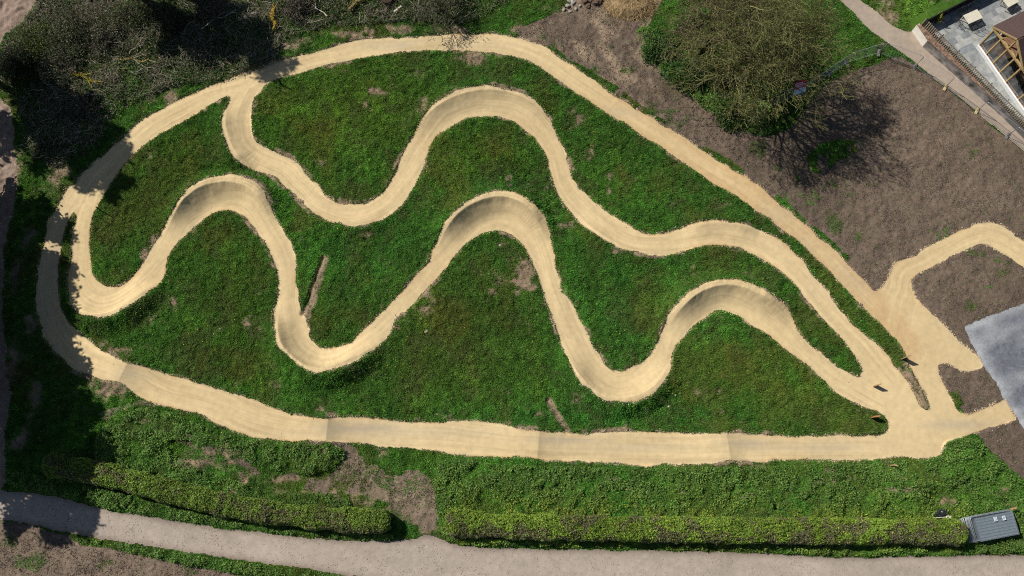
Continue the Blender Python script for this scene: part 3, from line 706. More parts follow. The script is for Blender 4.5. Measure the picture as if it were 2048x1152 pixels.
def blades(name, x, y, length, width, base, spread, seed, lab, lift=.02, lean=(.35, 1.2)):
    r = np.random.default_rng(seed); n = len(x)
    z = sample(Z, x, y) + lift
    th = r.random(n) * 2 * math.pi
    ln = length * (.5 + r.random(n)); lea = lean[0] + r.random(n) * (lean[1] - lean[0])
    hx = np.cos(th) * np.sin(lea); hy = np.sin(th) * np.sin(lea); hz = np.cos(lea)
    sx, sy = -np.sin(th), np.cos(th); w = width * (.6 + .8 * r.random(n))
    B = np.stack([x, y, z], 1); T = B + (ln[:, None] * np.stack([hx, hy, hz], 1))
    S = np.stack([sx, sy, np.zeros(n)], 1) * w[:, None] / 2
    V = np.empty((n, 3, 3)); V[:, 0] = B - S; V[:, 1] = B + S; V[:, 2] = T
    tn = np.stack([sample(toneM[..., k], x, y) for k in range(3)], 1)
    c = np.asarray(base) * tn * (1 + spread * (r.random(n)[:, None] - .5) * 2)
    nn = fbm(x, y, 4.0, 61); m2 = fbm(x, y, .9, 103)
    c = c * np.maximum(.12 + .62 * m2 + .5 * fbm(x, y, 2.3, 113) + .85 * noise(x, y, .32, 119), .3)[:, None]
    th_ = (sstep(.50, .72, fbm(x, y, 1.5, 114)) * .60)[:, None]; c = c * (1 - th_) + np.array((.12, .135, .045)) * th_
    yel = (sstep(.50, .72, nn) * .50 + .10 * (r.random(n) < .06))[:, None]
    c = c * (1 - yel) + np.array((.125, .135, .026)) * yel
    lt = ((noise(x, y, .22, 125) > .80) & (r.random(n) < .6))[:, None]; c = np.where(lt, c * 1.5 + np.array((.03, .04, .01)), c)
    dead = (r.random(n) < .02)[:, None]
    c = np.where(dead, np.array((.22, .18, .09)), c)
    cols = np.repeat(c, 3, 0)
    return make_mesh(name, V.reshape(-1, 3), np.arange(3 * n).reshape(n, 3), M['blade'], cols=cols)
x_, y_ = scatter(gd, 900000)
o = blades('grass', x_, y_, .15, .05, (.066, .178, .024), .45, 5, '')
tag(o, 'short rough meadow grass between the pale riding tracks', 'grass', kind='stuff')

def leaf_cloud(P, N, size, cols, aspect=1.5, jit=.6, seed=0):
    """quads at points P facing roughly along N"""
    r = np.random.default_rng(seed); n = len(P)
    N = N + r.normal(0, jit, (n, 3)); N /= np.linalg.norm(N, axis=1)[:, None] + 1e-9
    A = r.normal(0, 1, (n, 3)); A -= N * (A * N).sum(1)[:, None]; A /= np.linalg.norm(A, axis=1)[:, None] + 1e-9
    B = np.cross(N, A); s = (size * (.55 + .9 * r.random(n)))[:, None] / 2
    V = np.empty((n, 4, 3)); V[:, 0] = P - A * s * aspect; V[:, 1] = P - B * s; V[:, 2] = P + A * s * aspect; V[:, 3] = P + B * s
    return V.reshape(-1, 3), np.arange(4 * n).reshape(n, 4), np.repeat(cols, 4, 0)
def tintn(n, base, spread, seed, alt=None, altp=.2):
    r = np.random.default_rng(seed)
    c = np.asarray(base) * (1 + spread * (r.random((n, 1)) - .5) * 2)
    if alt is not None:
        m = r.random((n, 1)) < altp; c = np.where(m, np.asarray(alt) * (.7 + .6 * r.random((n, 1))), c)
    return c
def hedgeprox(x, y):
    a = np.array(G([(893,1044),(1918,1064)])); t = (x - a[0, 0]) / (a[1, 0] - a[0, 0]); yy = a[0, 1] + t * (a[1, 1] - a[0, 1])
    return np.exp(-((y - yy) / 1.9) ** 2) * ((t > -.02) & (t < 1.02)) * sstep(.25, .6, fbm(x, y, 1.5, 122))
wd = infr * (weed > .4) * (~hard) * (1 - .75 * bare_s) * np.clip(fbm(X, Y, .8, 104) * 2.2 - .5, .05, 2)
x_, y_ = scatter(wd, 250000)
lift = rng.random(len(x_)) ** 1.2 * .42 * sstep(.3, .7, fbm(x_, y_, .7, 105))
P_ = np.stack([x_, y_, sample(Z, x_, y_) + lift], 1)
c_ = tintn(len(x_), (.090, .190, .034), .45, 9, (.18, .27, .05), .3) * (0.35 + .75 * fbm(x_, y_, 2.5, 106) + .6 * fbm(x_, y_, .7, 116))[:, None]
hy_ = hedgeprox(x_, y_)[:, None]; c_ = c_ * (1 - hy_) + c_ * np.array((1.9, 1.35, .9)) * hy_
V_, Q_, K_ = leaf_cloud(P_, np.tile((0, 0, 1.), (len(x_), 1)), .078, c_, jit=.55, seed=3)
tag(make_mesh('undergrowth', V_, Q_, M['leaf'], cols=K_), 'low broad-leaved weeds and nettles along the hedge banks', 'undergrowth', kind='stuff')

# scrub floor: brambles, dead stems
sdn = infr * (scrub > .35) * (~hard) * (fbm(X, Y, 1.2, 107) ** 2)
x_, y_ = scatter(sdn, 90000)
P_ = np.stack([x_, y_, sample(Z, x_, y_) + rng.random(len(x_)) ** 2 * .5], 1)
c_ = tintn(len(x_), (.040, .085, .018), .5, 10, (.11, .10, .05), .25)
gw_ = sstep(.5, .65, fbm(x_, y_, 3.0, 108))[:, None]; c_ = c_ * (1 - gw_) + c_ * np.array((1.3, 1.5, 1.0)) * gw_
V_, Q_, K_ = leaf_cloud(P_, np.tile((0, 0, 1.), (len(x_), 1)), .10, c_, jit=.8, seed=4)
tag(make_mesh('bramble_cover', V_, Q_, M['leaf'], cols=K_), 'tangled brambles and ivy over the scrub floor, upper left', 'brambles', kind='stuff')
x_, y_ = scatter(sdn * (fbm(X, Y, 2.4, 117) ** 3), 23000)
n = len(x_); r_ = np.random.default_rng(12)
th = r_.random(n) * 2 * math.pi; ln = .25 + .9 * r_.random(n) ** 2; el = r_.normal(.1, .25, n)
z_ = sample(Z, x_, y_) + .03 + .35 * r_.random(n)
D_ = np.stack([np.cos(th) * np.cos(el), np.sin(th) * np.cos(el), np.sin(el)], 1); S_ = np.stack([-np.sin(th), np.cos(th), 0 * th], 1)
B_ = np.stack([x_, y_, z_], 1); w_s = (.008 + .012 * r_.random(n))[:, None]
bend = S_ * (r_.normal(0, .12, n) * ln)[:, None]
U_ = np.cross(D_, S_)
ringV = []
for (pt, k) in ((B_, 1), (B_ + D_ * ln[:, None] * .5 + bend, .8), (B_ + D_ * ln[:, None], .4)):
    for a in range(3):
        t = a * 2.094; ringV.append(pt + (S_ * math.cos(t) + U_ * math.sin(t)) * w_s * k)
V_ = np.stack(ringV, 1).reshape(-1, 3); b0 = np.arange(n)[:, None] * 9
Q_ = np.concatenate([b0 + np.array([s * 3 + a, s * 3 + (a + 1) % 3, s * 3 + 3 + (a + 1) % 3, s * 3 + 3 + a]) for s in (0, 1) for a in range(3)])
pale = (r_.random((n, 1)) < .30)
c_ = np.where(pale, (.46, .40, .31), (.17, .14, .10)) * (.6 + .8 * r_.random((n, 1)))
tag(make_mesh('brushwood', V_, Q_, M['bark'], cols=np.repeat(c_, 9, 0)), 'grey dead stems and cut twigs strewn through the scrub', 'brushwood', kind='stuff')

def stones(name, x, y, size, cols, lab, cat, seed):
    r = np.random.default_rng(seed); n = len(x)
    base = np.array([(1, 0, 0), (0, 1, 0), (-1, 0, 0), (0, -1, 0), (0, 0, 1.), (0, 0, -1.)])
    f = np.array([(0, 1, 4), (1, 2, 4), (2, 3, 4), (3, 0, 4), (1, 0, 5), (2, 1, 5), (3, 2, 5), (0, 3, 5)])
    s = size * (.4 + 1.1 * r.random(n) ** 2)
    V = base[None] * (s[:, None, None] * (.6 + .8 * r.random((n, 6, 1)))) * np.array([1, 1, .7])
    th = r.random(n) * 6.28; c, sn = np.cos(th), np.sin(th)
    V = np.stack([V[..., 0] * c[:, None] - V[..., 1] * sn[:, None], V[..., 0] * sn[:, None] + V[..., 1] * c[:, None], V[..., 2]], -1)
    V += np.stack([x, y, sample(Z, x, y) + .03], 1)[:, None]
    F_ = (np.arange(n)[:, None, None] * 6 + f[None]).reshape(-1, 3)
    return tag(make_mesh(name, V.reshape(-1, 3), F_, M['stone'], cols=np.repeat(cols, 6, 0)), lab, cat, kind='stuff')
ed = blur(trackf > .5, .12, 2); edd = infr * np.exp(-((ed - .42) / .22) ** 2) * (fbm(X, Y, .6, 109) ** 3) * (ed > .02)
x_, y_ = scatter(edd, 26000)
n = len(x_); c_ = np.where(rng.random((n, 1)) < .25, (.36, .24, .16), (.60, .49, .33)) * (.7 + .5 * rng.random((n, 1)))
stones('gravel', x_, y_, .042, c_, 'loose pale stones crumbling along the edges of the dirt tracks', 'gravel', 15)
sdn = infr * (soilm > .55) * (~(mainp > .5)) * (~(trackf > .5)) * (~(padm > .5)) * (~(upperp > .5)) * (fbm(X, Y, .9, 110) ** 3)
x_, y_ = scatter(sdn, 55000)
n = len(x_); c_ = np.array((.150, .110, .085)) * (.55 + .8 * rng.random((n, 1)))
c_ = np.where(rng.random((n, 1)) < .012, (.36, .32, .27), c_)
stones('soil_clods', x_, y_, .040, c_, 'clods and small stones on the bare brown soil', 'clods', 16)
x_, y_ = scatter(infr * (mainp > .6) * (fbm(X, Y, .7, 111) ** 3), 9000)
n = len(x_); c_ = np.array((.34, .29, .25)) * (.5 + .8 * rng.random((n, 1)))
stones('path_gravel', x_, y_, .028, c_, 'small stones scattered on the wide gravel path', 'gravel', 17)
# dandelions: tiny yellow heads
fl = infr * (gd > .3) * (soilm < .4) * (sstep(.55, .8, fbm(X, Y, 3.0, 112)) + .01)
x_, y_ = scatter(fl, 500)
P_ = np.stack([x_, y_, sample(Z, x_, y_) + .12], 1)
V_, Q_, K_ = leaf_cloud(P_, np.tile((0, 0, 1.), (len(x_), 1)), .055, tintn(len(x_), (.75, .62, .04), .15, 3), aspect=1, jit=.2, seed=6)
tag(make_mesh('dandelions', V_, Q_, M['leaf'], cols=K_), 'tiny yellow dandelion heads dotted through the grass', 'flowers', kind='stuff')
print('STUFF DONE')

# ------------------------------------------------------------------ woody plants
def grow(r, p, d, length, rad, level, maxl, segs, twigs, spread=.6, up=.12, kids=(4, 7), nseg=4, sag=0.0):
    """recursive limbs; appends (points, radii, level) to segs"""
    pts = [p.copy()]; rr = [rad]
    q = p.copy(); dd = d / np.linalg.norm(d)
    for i in range(nseg):
        dd = dd + r.normal(0, .13, 3) + np.array([0, 0, up - sag * level * .06]); dd /= np.linalg.norm(dd)
        q = q + dd * length / nseg; pts.append(q.copy()); rr.append(max(rad * (1 - .75 * (i + 1) / nseg), .004))
    segs.append((pts, rr, level))
    if level >= maxl:
        twigs.append(pts); return
    k = r.integers(kids[0], kids[1] + 1)
    for j in range(k):
        t = .25 + .75 * (j + r.random()) / k; f = t * nseg; i = min(int(f), nseg - 1); b = pts[i] + (pts[i + 1] - pts[i]) * (f - i)
        ax = pts[i + 1] - pts[i]; ax /= np.linalg.norm(ax)
        side = r.normal(0, 1, 3); side -= ax * side.dot(ax); side /= np.linalg.norm(side) + 1e-9
        nd = ax * (1 - spread * .5) + side * spread * (1 + .3 * r.random())
        grow(r, b, nd, length * (.62 + .18 * r.random()) * (1.15 - .45 * t), rr[i] * .62, level + 1, maxl, segs, twigs, spread, up, kids, max(2, nseg - 1), sag)
def woody(segs, minl=0, maxl=9, cols=(.16, .13, .09), alt=None, seed=0):
    r = np.random.default_rng(seed); mb = MB()
    for pts, rr, lv in segs:
        if lv < minl or lv > maxl: continue
        c = np.array(alt if (alt is not None and lv >= 2 and r.random() < .5) else cols) * (.7 + .6 * r.random())
        mb.cur = tuple(c); mb.tube(pts, rr, 7 if lv == 0 else (5 if lv == 1 else 3), cap=lv < 2)
    return mb
def bare_tree(name, label, cat, base, height, lean, seed, bud=(.15, .15, .045), nbud=6, leafsize=.07, kids=(4, 6), trunk_h=.25, reach=1.0, barkc=(.20, .165, .10), limbs=7, trunk_r=.24, alt=(.24, .22, .10), depth=4, thick=1.0, gap=None):
    r = np.random.default_rng(seed); root = empty(name, base)
    segs = []; tw = []
    th = height * trunk_h
    tp = [np.array([0, 0, -.2]), np.array([.03 + lean[0] * .02, .02 + lean[1] * .02, th * .5]), np.array([lean[0] * .1, lean[1] * .1, th])]
    trunk = MB(); trunk.cur = barkc; trunk.tube(tp, [trunk_r * 1.25, trunk_r, trunk_r * .85], 9)
    trunk.build('trunk', M['bark'], root, smooth=True, cols=True)
    for k in range(limbs):
        a = 2 * math.pi * (k + .4 * r.random()) / limbs; el = .35 + .75 * r.random() if k else 1.3
        d = np.array([math.cos(a) * math.cos(el) + lean[0] * .1, math.sin(a) * math.cos(el) + lean[1] * .1, math.sin(el)])
        grow(r, tp[-1] - np.array([0, 0, r.random() * th * .25]), d, height * .55 * reach * (.8 + .4 * r.random()), trunk_r * .5, 1, depth, segs, tw, spread=.72, up=.07, kids=kids, nseg=5)
    if gap is not None:      # the natural opening in the crown
        o3 = np.array(gap) - np.array(base); dv = np.array(cam.location) - np.array(gap); dv /= np.linalg.norm(dv)
        def clear(p_):
            q = np.array(p_) - o3; q = q - np.outer(q @ dv, dv); return np.linalg.norm(q, axis=1).min() > .62
        segs = [s_ for s_ in segs if s_[2] < 3 or clear(s_[0])]; tw = [t_ for t_ in tw if clear(t_)]
    segs = [(p_, [max(q, .007 * thick) for q in r_], l_) for p_, r_, l_ in segs]
    woody(segs, cols=barkc, alt=alt, seed=seed).build('crown', M['bark'], root, cols=True)
    # opening buds along the twigs
    if nbud:
        P = []
        for pts in tw:
            a = np.array(pts)
            for _ in range(nbud):
                i = r.integers(0, len(a) - 1); t = r.random(); P.append(a[i] * (1 - t) + a[i + 1] * t + r.normal(0, .05, 3))
        P = np.array(P)
        V, Q, K = leaf_cloud(P, r.normal(0, 1, (len(P), 3)) + np.array([0, 0, .6]), leafsize, tintn(len(P), bud, .45, seed, (.09, .12, .03), .3), jit=.5, seed=seed)
        make_mesh('foliage', V, Q, M['leaf'], root, cols=K)
    tag(root, label, cat)
    return root, len(tw)
def tpos(px, py): return onground(px, py)
_, nt_ = bare_tree('budding_tree', 'big spreading tree with yellow-green budding twigs beside the temporary fence', 'tree', tpos(1482, 170), 11.2, (0, 0), 21, nbud=4, leafsize=.07, depth=5, kids=(4, 5), limbs=14, reach=.98, trunk_h=.36, trunk_r=.38, bud=(.15, .165, .038), barkc=(.115, .10, .055), alt=(.21, .20, .08), thick=1.4, gap=onground(1588, 190) + Vector((0, 0, 1.6)))
print('twigs', nt_)
bare_tree('budding_tree', 'brown twiggy tree at the top edge, left of the big budding tree', 'tree', tpos(1432, 62), 8.5, (-1.5, 0), 23, bud=(.15, .12, .05), nbud=3, leafsize=.07, depth=5, kids=(3, 5), limbs=10, thick=1.5, barkc=(.17, .13, .09), alt=(.2, .15, .09))
bare_tree('leaning_tree', 'small dark leafless tree leaning over the top of the rim track', 'tree', tpos(878, 22), 4.2, (1.5, -1), 25, bud=(.05, .07, .03), nbud=7, leafsize=.07, depth=3, kids=(5, 7), limbs=9, barkc=(.09, .075, .055), alt=(.10, .09, .06), trunk_r=.12)

def bush(name, label, cat, px, py, rad, hgt, seed, base, alt, n=9000, size=.085, ry=None, twigc=(.14, .12, .09), ntw=60, altp=.25, lumps=9, pos=None):
    """shrub: stems plus foliage in uneven clumps round a lumpy shell"""
    r = np.random.default_rng(seed); ry = ry or rad
    root = empty(name, pos if pos is not None else onground(px, py)); mb = MB()
    for k in range(ntw):
        a = r.random() * 6.283; el = .15 + 1.2 * r.random(); L = hgt * (.8 + .45 * r.random()) if el > .7 else rad * (.8 + .35 * r.random())
        d = np.array([math.cos(a) * math.cos(el), math.sin(a) * math.cos(el) * ry / rad, math.sin(el)]); p = np.array([0, 0, -.05]); pts = [p]
        for i in range(3): d = d + r.normal(0, .15, 3); p = p + d / np.linalg.norm(d) * L / 3; pts.append(p)
        mb.cur = tuple(np.array(twigc) * (.6 + .8 * r.random())); mb.tube(pts, [.03, .022, .014, .005], 3, cap=False)
        for q in range(3):
            b = pts[2] + (pts[3] - pts[2]) * r.random(); e = b + r.normal(0, .22, 3) + np.array([0, 0, .08]); mb.tube([b, e], [.010, .003], 3, cap=False)
    mb.build('stems', M['bark'], root, cols=True)
    L = r.normal(0, 1, (lumps, 3)); L[:, 2] = np.abs(L[:, 2]) * .7; L /= np.linalg.norm(L, axis=1)[:, None]
    lc = L * np.array([rad, ry, hgt]) * .55; lr = .38 + .25 * r.random(lumps)
    k = r.integers(0, lumps, n); d = r.normal(0, 1, (n, 3)); d /= np.linalg.norm(d, axis=1)[:, None]
    d[:, 2] = np.abs(d[:, 2]) * .9 + d[:, 2] * .1
    rr = (r.random(n) ** .35)[:, None] * (1 + .22 * np.sin(d[:, :1] * 7 + k[:, None]) * np.cos(d[:, 1:2] * 6 - k[:, None]))
    P = lc[k] + d * rr * lr[k][:, None] * np.array([rad, ry, hgt]); P[:, 2] = np.maximum(P[:, 2], .03)
    c = tintn(n, base, .45, seed, alt, altp) * (.75 + .5 * r.random(lumps))[k][:, None]
    V, Q, K = leaf_cloud(P, d, size, c, jit=.8, seed=seed)
    make_mesh('foliage', V, Q, M['leaf'], root, cols=K)
    return tag(root, label, cat)
bush('leafy_bush', 'bright green leafy bush at the soil edge, furthest left of the tree bushes', 'bush', 1318, 98, 1.9, 1.5, 31, (.045, .115, .018), (.09, .15, .03), 11000)
bush('leafy_bush', 'dense green bush just below the leftmost tree bush, above the bare soil', 'bush', 1368, 150, 2.2, 1.6, 32, (.035, .095, .016), (.075, .14, .025), 12000)
bush('leafy_bush', 'olive green bush under the left side of the big budding tree', 'bush', 1432, 150, 2.0, 1.8, 33, (.055, .085, .022), (.12, .12, .04), 9000)
bush('leafy_bush', 'mossy green bush at the foot of the big tree, nearest the track', 'bush', 1460, 225, 1.8, 1.2, 34, (.045, .10, .018), (.11, .15, .03), 9000)
bush('leafy_bush', 'small green bush at the soil corner right below the big tree', 'bush', 1512, 240, 1.5, 1.0, 35, (.045, .105, .018), (.10, .14, .03), 7000)
bush('leafy_bush', 'brownish green bush between the two budding trees near the top', 'bush', 1400, 75, 2.4, 1.7, 36, (.055, .075, .025), (.14, .12, .06), 10000)
# scrub shrubs, upper left
sh = [(75,95,2.4,1.9,(.060,.105,.022),(.15,.17,.04),'bright-edged shrub beside the brown path in the top left corner'),
 (150,60,2.8,2.0,(.065,.090,.035),(.19,.17,.10),'grey-green shrub right of the corner path, topmost in the scrub'),
 (130,125,2.4,1.7,(.05,.08,.03),(.17,.15,.10),'dark twiggy shrub left of the yellow mossy log'),
 (35,130,2.0,2.2,(.018,.035,.012),(.04,.06,.02),'nearly black evergreen shrub at the left edge above the tree shadow'),
 (215,85,2.2,1.5,(.065,.085,.04),(.22,.19,.13),'greyish bramble shrub above the pile of fallen branches'),
 (258,32,2.0,1.6,(.06,.10,.03),(.18,.16,.08),'shrub touching the top edge left of the long trunk shadow'),
 (345,50,1.8,1.3,(.025,.045,.016),(.06,.06,.03),'dark low shrub lying across the long trunk shadow'),
 (430,22,1.8,1.4,(.045,.060,.030),(.20,.17,.12),'pale-stemmed dead shrub near the top, right of the trunk shadow'),
 (600,20,1.7,1.2,(.06,.06,.035),(.20,.17,.13),'grey dead bush left of the stump at the top edge'),
 (170,215,1.7,1.0,(.06,.085,.04),(.28,.25,.18),'grey straw-like shrub below the yellow mossy log')]
for i, (x, y, rd, hg, b_, a_, lb) in enumerate(sh):
    bush('scrub_shrub', lb, 'shrub', x, y, rd, hg, 50 + i, b_, a_, 6500, .075, ntw=130, altp=.35)

# fallen branches and logs
def branch(name, label, cat, x0, y0, x1, y1, rad, col, seed, forks=3, alt=None, group=None):
    r = np.random.default_rng(seed); a = onground(x0, y0); b = onground(x1, y1)
    root = empty(name, a); d = np.array(b - a); L = np.linalg.norm(d); mb = MB(); n = 5
    side = np.array([-d[1], d[0], 0]) / L
    pts = [d * i / n + side * r.normal(0, .05 * L) * (0 < i < n) + np.array([0, 0, rad + .25 + r.random() * .12]) for i in range(n + 1)]
    mb.cur = col; mb.tube(pts, [rad * (1 - .6 * i / n) for i in range(n + 1)], 6)
    for k in range(forks):
        i = r.integers(1, n); s = 1 if r.random() < .5 else -1
        e = pts[i] + (d / L * (.5 + r.random()) + side * s * (.3 + .6 * r.random())) * L * .28 + np.array([0, 0, .08])
        m = (pts[i] + e) / 2 + r.normal(0, .05, 3)
        mb.tube([pts[i], m, e], [rad * .5, rad * .38, rad * .15], 5)
    mb.build('wood', M['bark'], root, cols=True)
    if alt:
        P = []; 
        for _ in range(260):
            i = r.integers(0, n - 1); t = r.random(); P.append(pts[i] * (1 - t) + pts[i + 1] * t + r.normal(0, rad * .9, 3) + np.array([0, 0, rad * .8]))
        V, Q, K = leaf_cloud(np.array(P), np.tile((0, 0, 1.), (260, 1)), .07, tintn(260, alt, .4, seed), seed=seed)
        make_mesh('moss', V, Q, M['leaf'], root, cols=K)
    tag(root, label, cat, group)
pw = (.48, .40, .29); gw2 = (.30, .27, .23)
branch('fallen_branch', 'pale split log leaning over the brush left of the yellow moss', 'branch', 92, 152, 155, 140, .11, pw, 1)
branch('fallen_branch', 'yellow mossy fallen branch in the scrub near the tree shadow', 'branch', 150, 150, 200, 172, .10, (.34, .27, .05), 2, alt=(.32, .27, .03))
branch('fallen_branch', 'forked grey branch in the middle of the upper left scrub', 'branch', 205, 112, 246, 116, .06, gw2, 3, 4)
branch('fallen_branch', 'long straw-coloured branch pointing up through the scrub', 'branch', 262, 112, 285, 78, .05, pw, 4, 2)
branch('fallen_branch', 'pale branch with yellow moss right of the forked grey branch', 'branch', 235, 122, 315, 128, .06, pw, 5, 3, alt=(.26, .22, .04))
branch('fallen_branch', 'grey branch lying just above the long shaded grass bank', 'branch', 262, 146, 310, 138, .06, gw2, 6, 2)
branch('fallen_branch', 'bleached curved branch right of the trunk shadow', 'branch', 405, 62, 440, 36, .06, pw, 7, 3)
branch('fallen_branch', 'bleached forked branch with a white end near the top right of the trunk shadow', 'branch', 425, 38, 476, 30, .07, (.52, .46, .36), 8, 5)
branch('mossy_trunk', 'short upright trunk covered in orange-yellow moss beside the rim track', 'log', 549, 62, 548, 12, .11, (.36, .25, .05), 9, 1, alt=(.42, .29, .03))
branch('fallen_branch', 'bare white branching limb right of the orange mossy trunk', 'branch', 655, 36, 622, 10, .06, (.50, .45, .37), 10, 6)
branch('fallen_branch', 'lone curved pale stick on the grass above the rim track', 'branch', 616, 50, 658, 42, .045, pw, 11, 0)
branch('fallen_branch', 'thick mossy trunk lying left of the cut stump at the top edge', 'log', 700, 26, 745, -12, .20, (.27, .21, .09), 12, 2, alt=(.2, .17, .04))
branch('fallen_branch', 'grey twisting branch between the orange mossy trunk and the scrub', 'branch', 480, 45, 520, 26, .05, gw2, 13, 4)
branch('fallen_branch', 'thin pale branch below the yellow mossy fallen branch', 'branch', 118, 158, 152, 148, .05, gw2, 14, 2)
branch('fallen_branch', 'bleached stick at the edge of the brown corner scrub, beside the path', 'branch', 290, 60, 292, 35, .045, gw2, 15, 1)
branch('fallen_branch', 'dry grey branch half in shade above the grass bank by the rim track', 'branch', 318, 100, 320, 68, .04, gw2, 16, 3)
def log(label, px, py, L, rad, ang, col, seed, z=0.0):
    root = empty('cut_log', onground(px, py), ang); mb = MB(); mb.cur = col
    mb.tube([(-L / 2, 0, rad + z), (0, .01, rad + z), (L / 2, 0, rad + z)], [rad * 1.03, rad, rad * .95], 10); mb.build('bark', M['bark'], root, cols=True, smooth=False)
    for s in (-1, 1):
        e = MB(); e.cur = (.55, .45, .30); e.tube([(s * (L / 2 - .01), 0, rad + z), (s * (L / 2 + .006), 0, rad + z)], rad * .9, 10)
        e.build('cut_face', M['bark'], root, cols=True)
    tag(root, label, 'log')
log('white barkless log lying right of the dark stump at the top edge', 796, 20, .9, .12, R(42), (.62, .56, .46), 1)
log('short brown log below the dark stump, middle of the cut logs', 770, 22, .55, .12, R(60), (.38, .28, .18), 2)
log('short pale log below the dark stump, leftmost of the cut logs', 757, 21, .5, .11, R(35), (.5, .42, .3), 3)
# stump
root = empty('tree_stump', onground(775, 3)); mb = MB(); mb.cur = (.06, .045, .035)
mb.tube([(0, 0, -.1), (0, 0, .25), (.03, 0, .6)], [.75, .6, .5], 11)
for k in range(7):
    a = k * .9; mb.tube([(math.cos(a) * .5, math.sin(a) * .5, .2), (math.cos(a) * 1.0, math.sin(a) * 1.0, .05), (math.cos(a + .2) * 1.4, math.sin(a + .2) * 1.4, -.05)], [.2, .12, .05], 5)
mb.build('wood', M['bark'], root, cols=True); tag(root, 'dark broad stump with roots at the top edge beside cut logs', 'stump')
# straw-coloured brush heap and stone heap
root = empty('brush_heap', onground(1262, 8)); mb = MB(); r = np.random.default_rng(5)
for k in range(1500):
    a = r.random() * 6.28; q = r.random() ** .6; p = np.array([math.cos(a) * q * 2.6, math.sin(a) * q * 1.8, .9 * (1 - q * q) * (.5 + .5 * r.random())])
    d = r.normal(0, 1, 3); d[2] *= .25; d /= np.linalg.norm(d); L = .3 + .5 * r.random()
    mb.cur = tuple(np.array((.42, .30, .15)) * (.5 + .8 * r.random())); mb.tube([p, p + d * L], [.012, .006], 3, cap=False)
hs = [(math.cos(i * .5236) * 2.5, math.sin(i * .5236) * 1.7) for i in range(12)]
mb.cur = (.30, .21, .11); V = [(x, y, -.05) for x, y in hs] + [(x * .6, y * .6, .55) for x, y in hs] + [(0, 0, .8)]
mb.add(V, [(i, (i + 1) % 12, 12 + (i + 1) % 12, 12 + i) for i in range(12)], [(12 + i, 12 + (i + 1) % 12, 24) for i in range(12)])
mb.build('twigs', M['bark'], root, cols=True); tag(root, 'heap of straw-coloured cut brush on the bare soil at the top edge', 'brush heap')
def rock(name, label, cat, px, py, s, col, seed, group=None):
    r = np.random.default_rng(seed); root_p = onground(px, py)
    n1, n2 = 5, 9; V = []
    for i in range(1, n1):
        ph = math.pi * i / n1
        for j in range(n2):
            t = 2 * math.pi * j / n2; k = s * (.75 + .5 * r.random()); V.append((k * math.sin(ph) * math.cos(t), k * .75 * math.sin(ph) * math.sin(t), k * .5 * math.cos(ph)))
    top = len(V); V += [(0, 0, .45 * s), (0, 0, -.45 * s)]
    q = [(i * n2 + j, (i + 1) * n2 + j, (i + 1) * n2 + (j + 1) % n2, i * n2 + (j + 1) % n2) for i in range(n1 - 2) for j in range(n2)]
    t_ = [(top, j, (j + 1) % n2) for j in range(n2)] + [(top + 1, (n1 - 2) * n2 + (j + 1) % n2, (n1 - 2) * n2 + j) for j in range(n2)]
    o = make_mesh(name, V, [np.array(q), np.array(t_)], M['stone'], cols=np.tile(np.array(col), (len(V), 1)) * (.85 + .3 * r.random((len(V), 1))))
    o.location = root_p + Vector((0, 0, s * .3)); o.rotation_euler[2] = r.random() * 6
    return tag(o, label, cat, group)
rock('stone', 'pale stone on grass inside the middle bend, right of the centre berm', 'stone', 1000, 491, .13, (.42, .38, .31), 1)
rock('stone', 'flat brown stone alone on the dark grass left of centre bottom', 'stone', 853, 663, .20, (.34, .27, .19), 2)
rock('stone', 'grey stone on the left grass lobe, upper of the two there', 'stone', 440, 658, .12, (.28, .23, .19), 3)
rock('stone', 'grey stone on the left grass lobe, lower of the two there', 'stone', 428, 668, .10, (.28, .23, .19), 4)
rock('stone', 'white stone on the weedy bank above the fence panel stack', 'stone', 1838, 987, .10, (.75, .73, .68), 5)
rock('stone', 'small pale block on grass right of the lowest berm, upper one', 'stone', 1350, 790, .10, (.62, .57, .45), 6)
rock('stone', 'small pale block on grass right of the lowest berm, lower one', 'stone', 1337, 813, .10, (.62, .57, .45), 7)
for i, (x, y, s) in enumerate([(1135,12,.34),(1146,6,.40),(1128,20,.28),(1152,18,.25),(1140,24,.24),(1138,2,.3),(1160,12,.22)]):
    rock('chalk_lump', 'white chalky lump in the heap at the top edge by the soil', 'stone', x, y, s * .8, (.33, .30, .25), 20 + i, 'white chalky lumps heaped at the top edge')
for i, (x, y, s) in enumerate([(1170,4,.4),(1182,0,.45),(1192,6,.38),(1176,12,.3),(1200,2,.35)]):
    rock('earth_lump', 'dark earth lump in the heap between chalk and brush heap', 'earth', x, y, s, (.13, .09, .065), 40 + i, 'dark earth lumps heaped at the top edge')

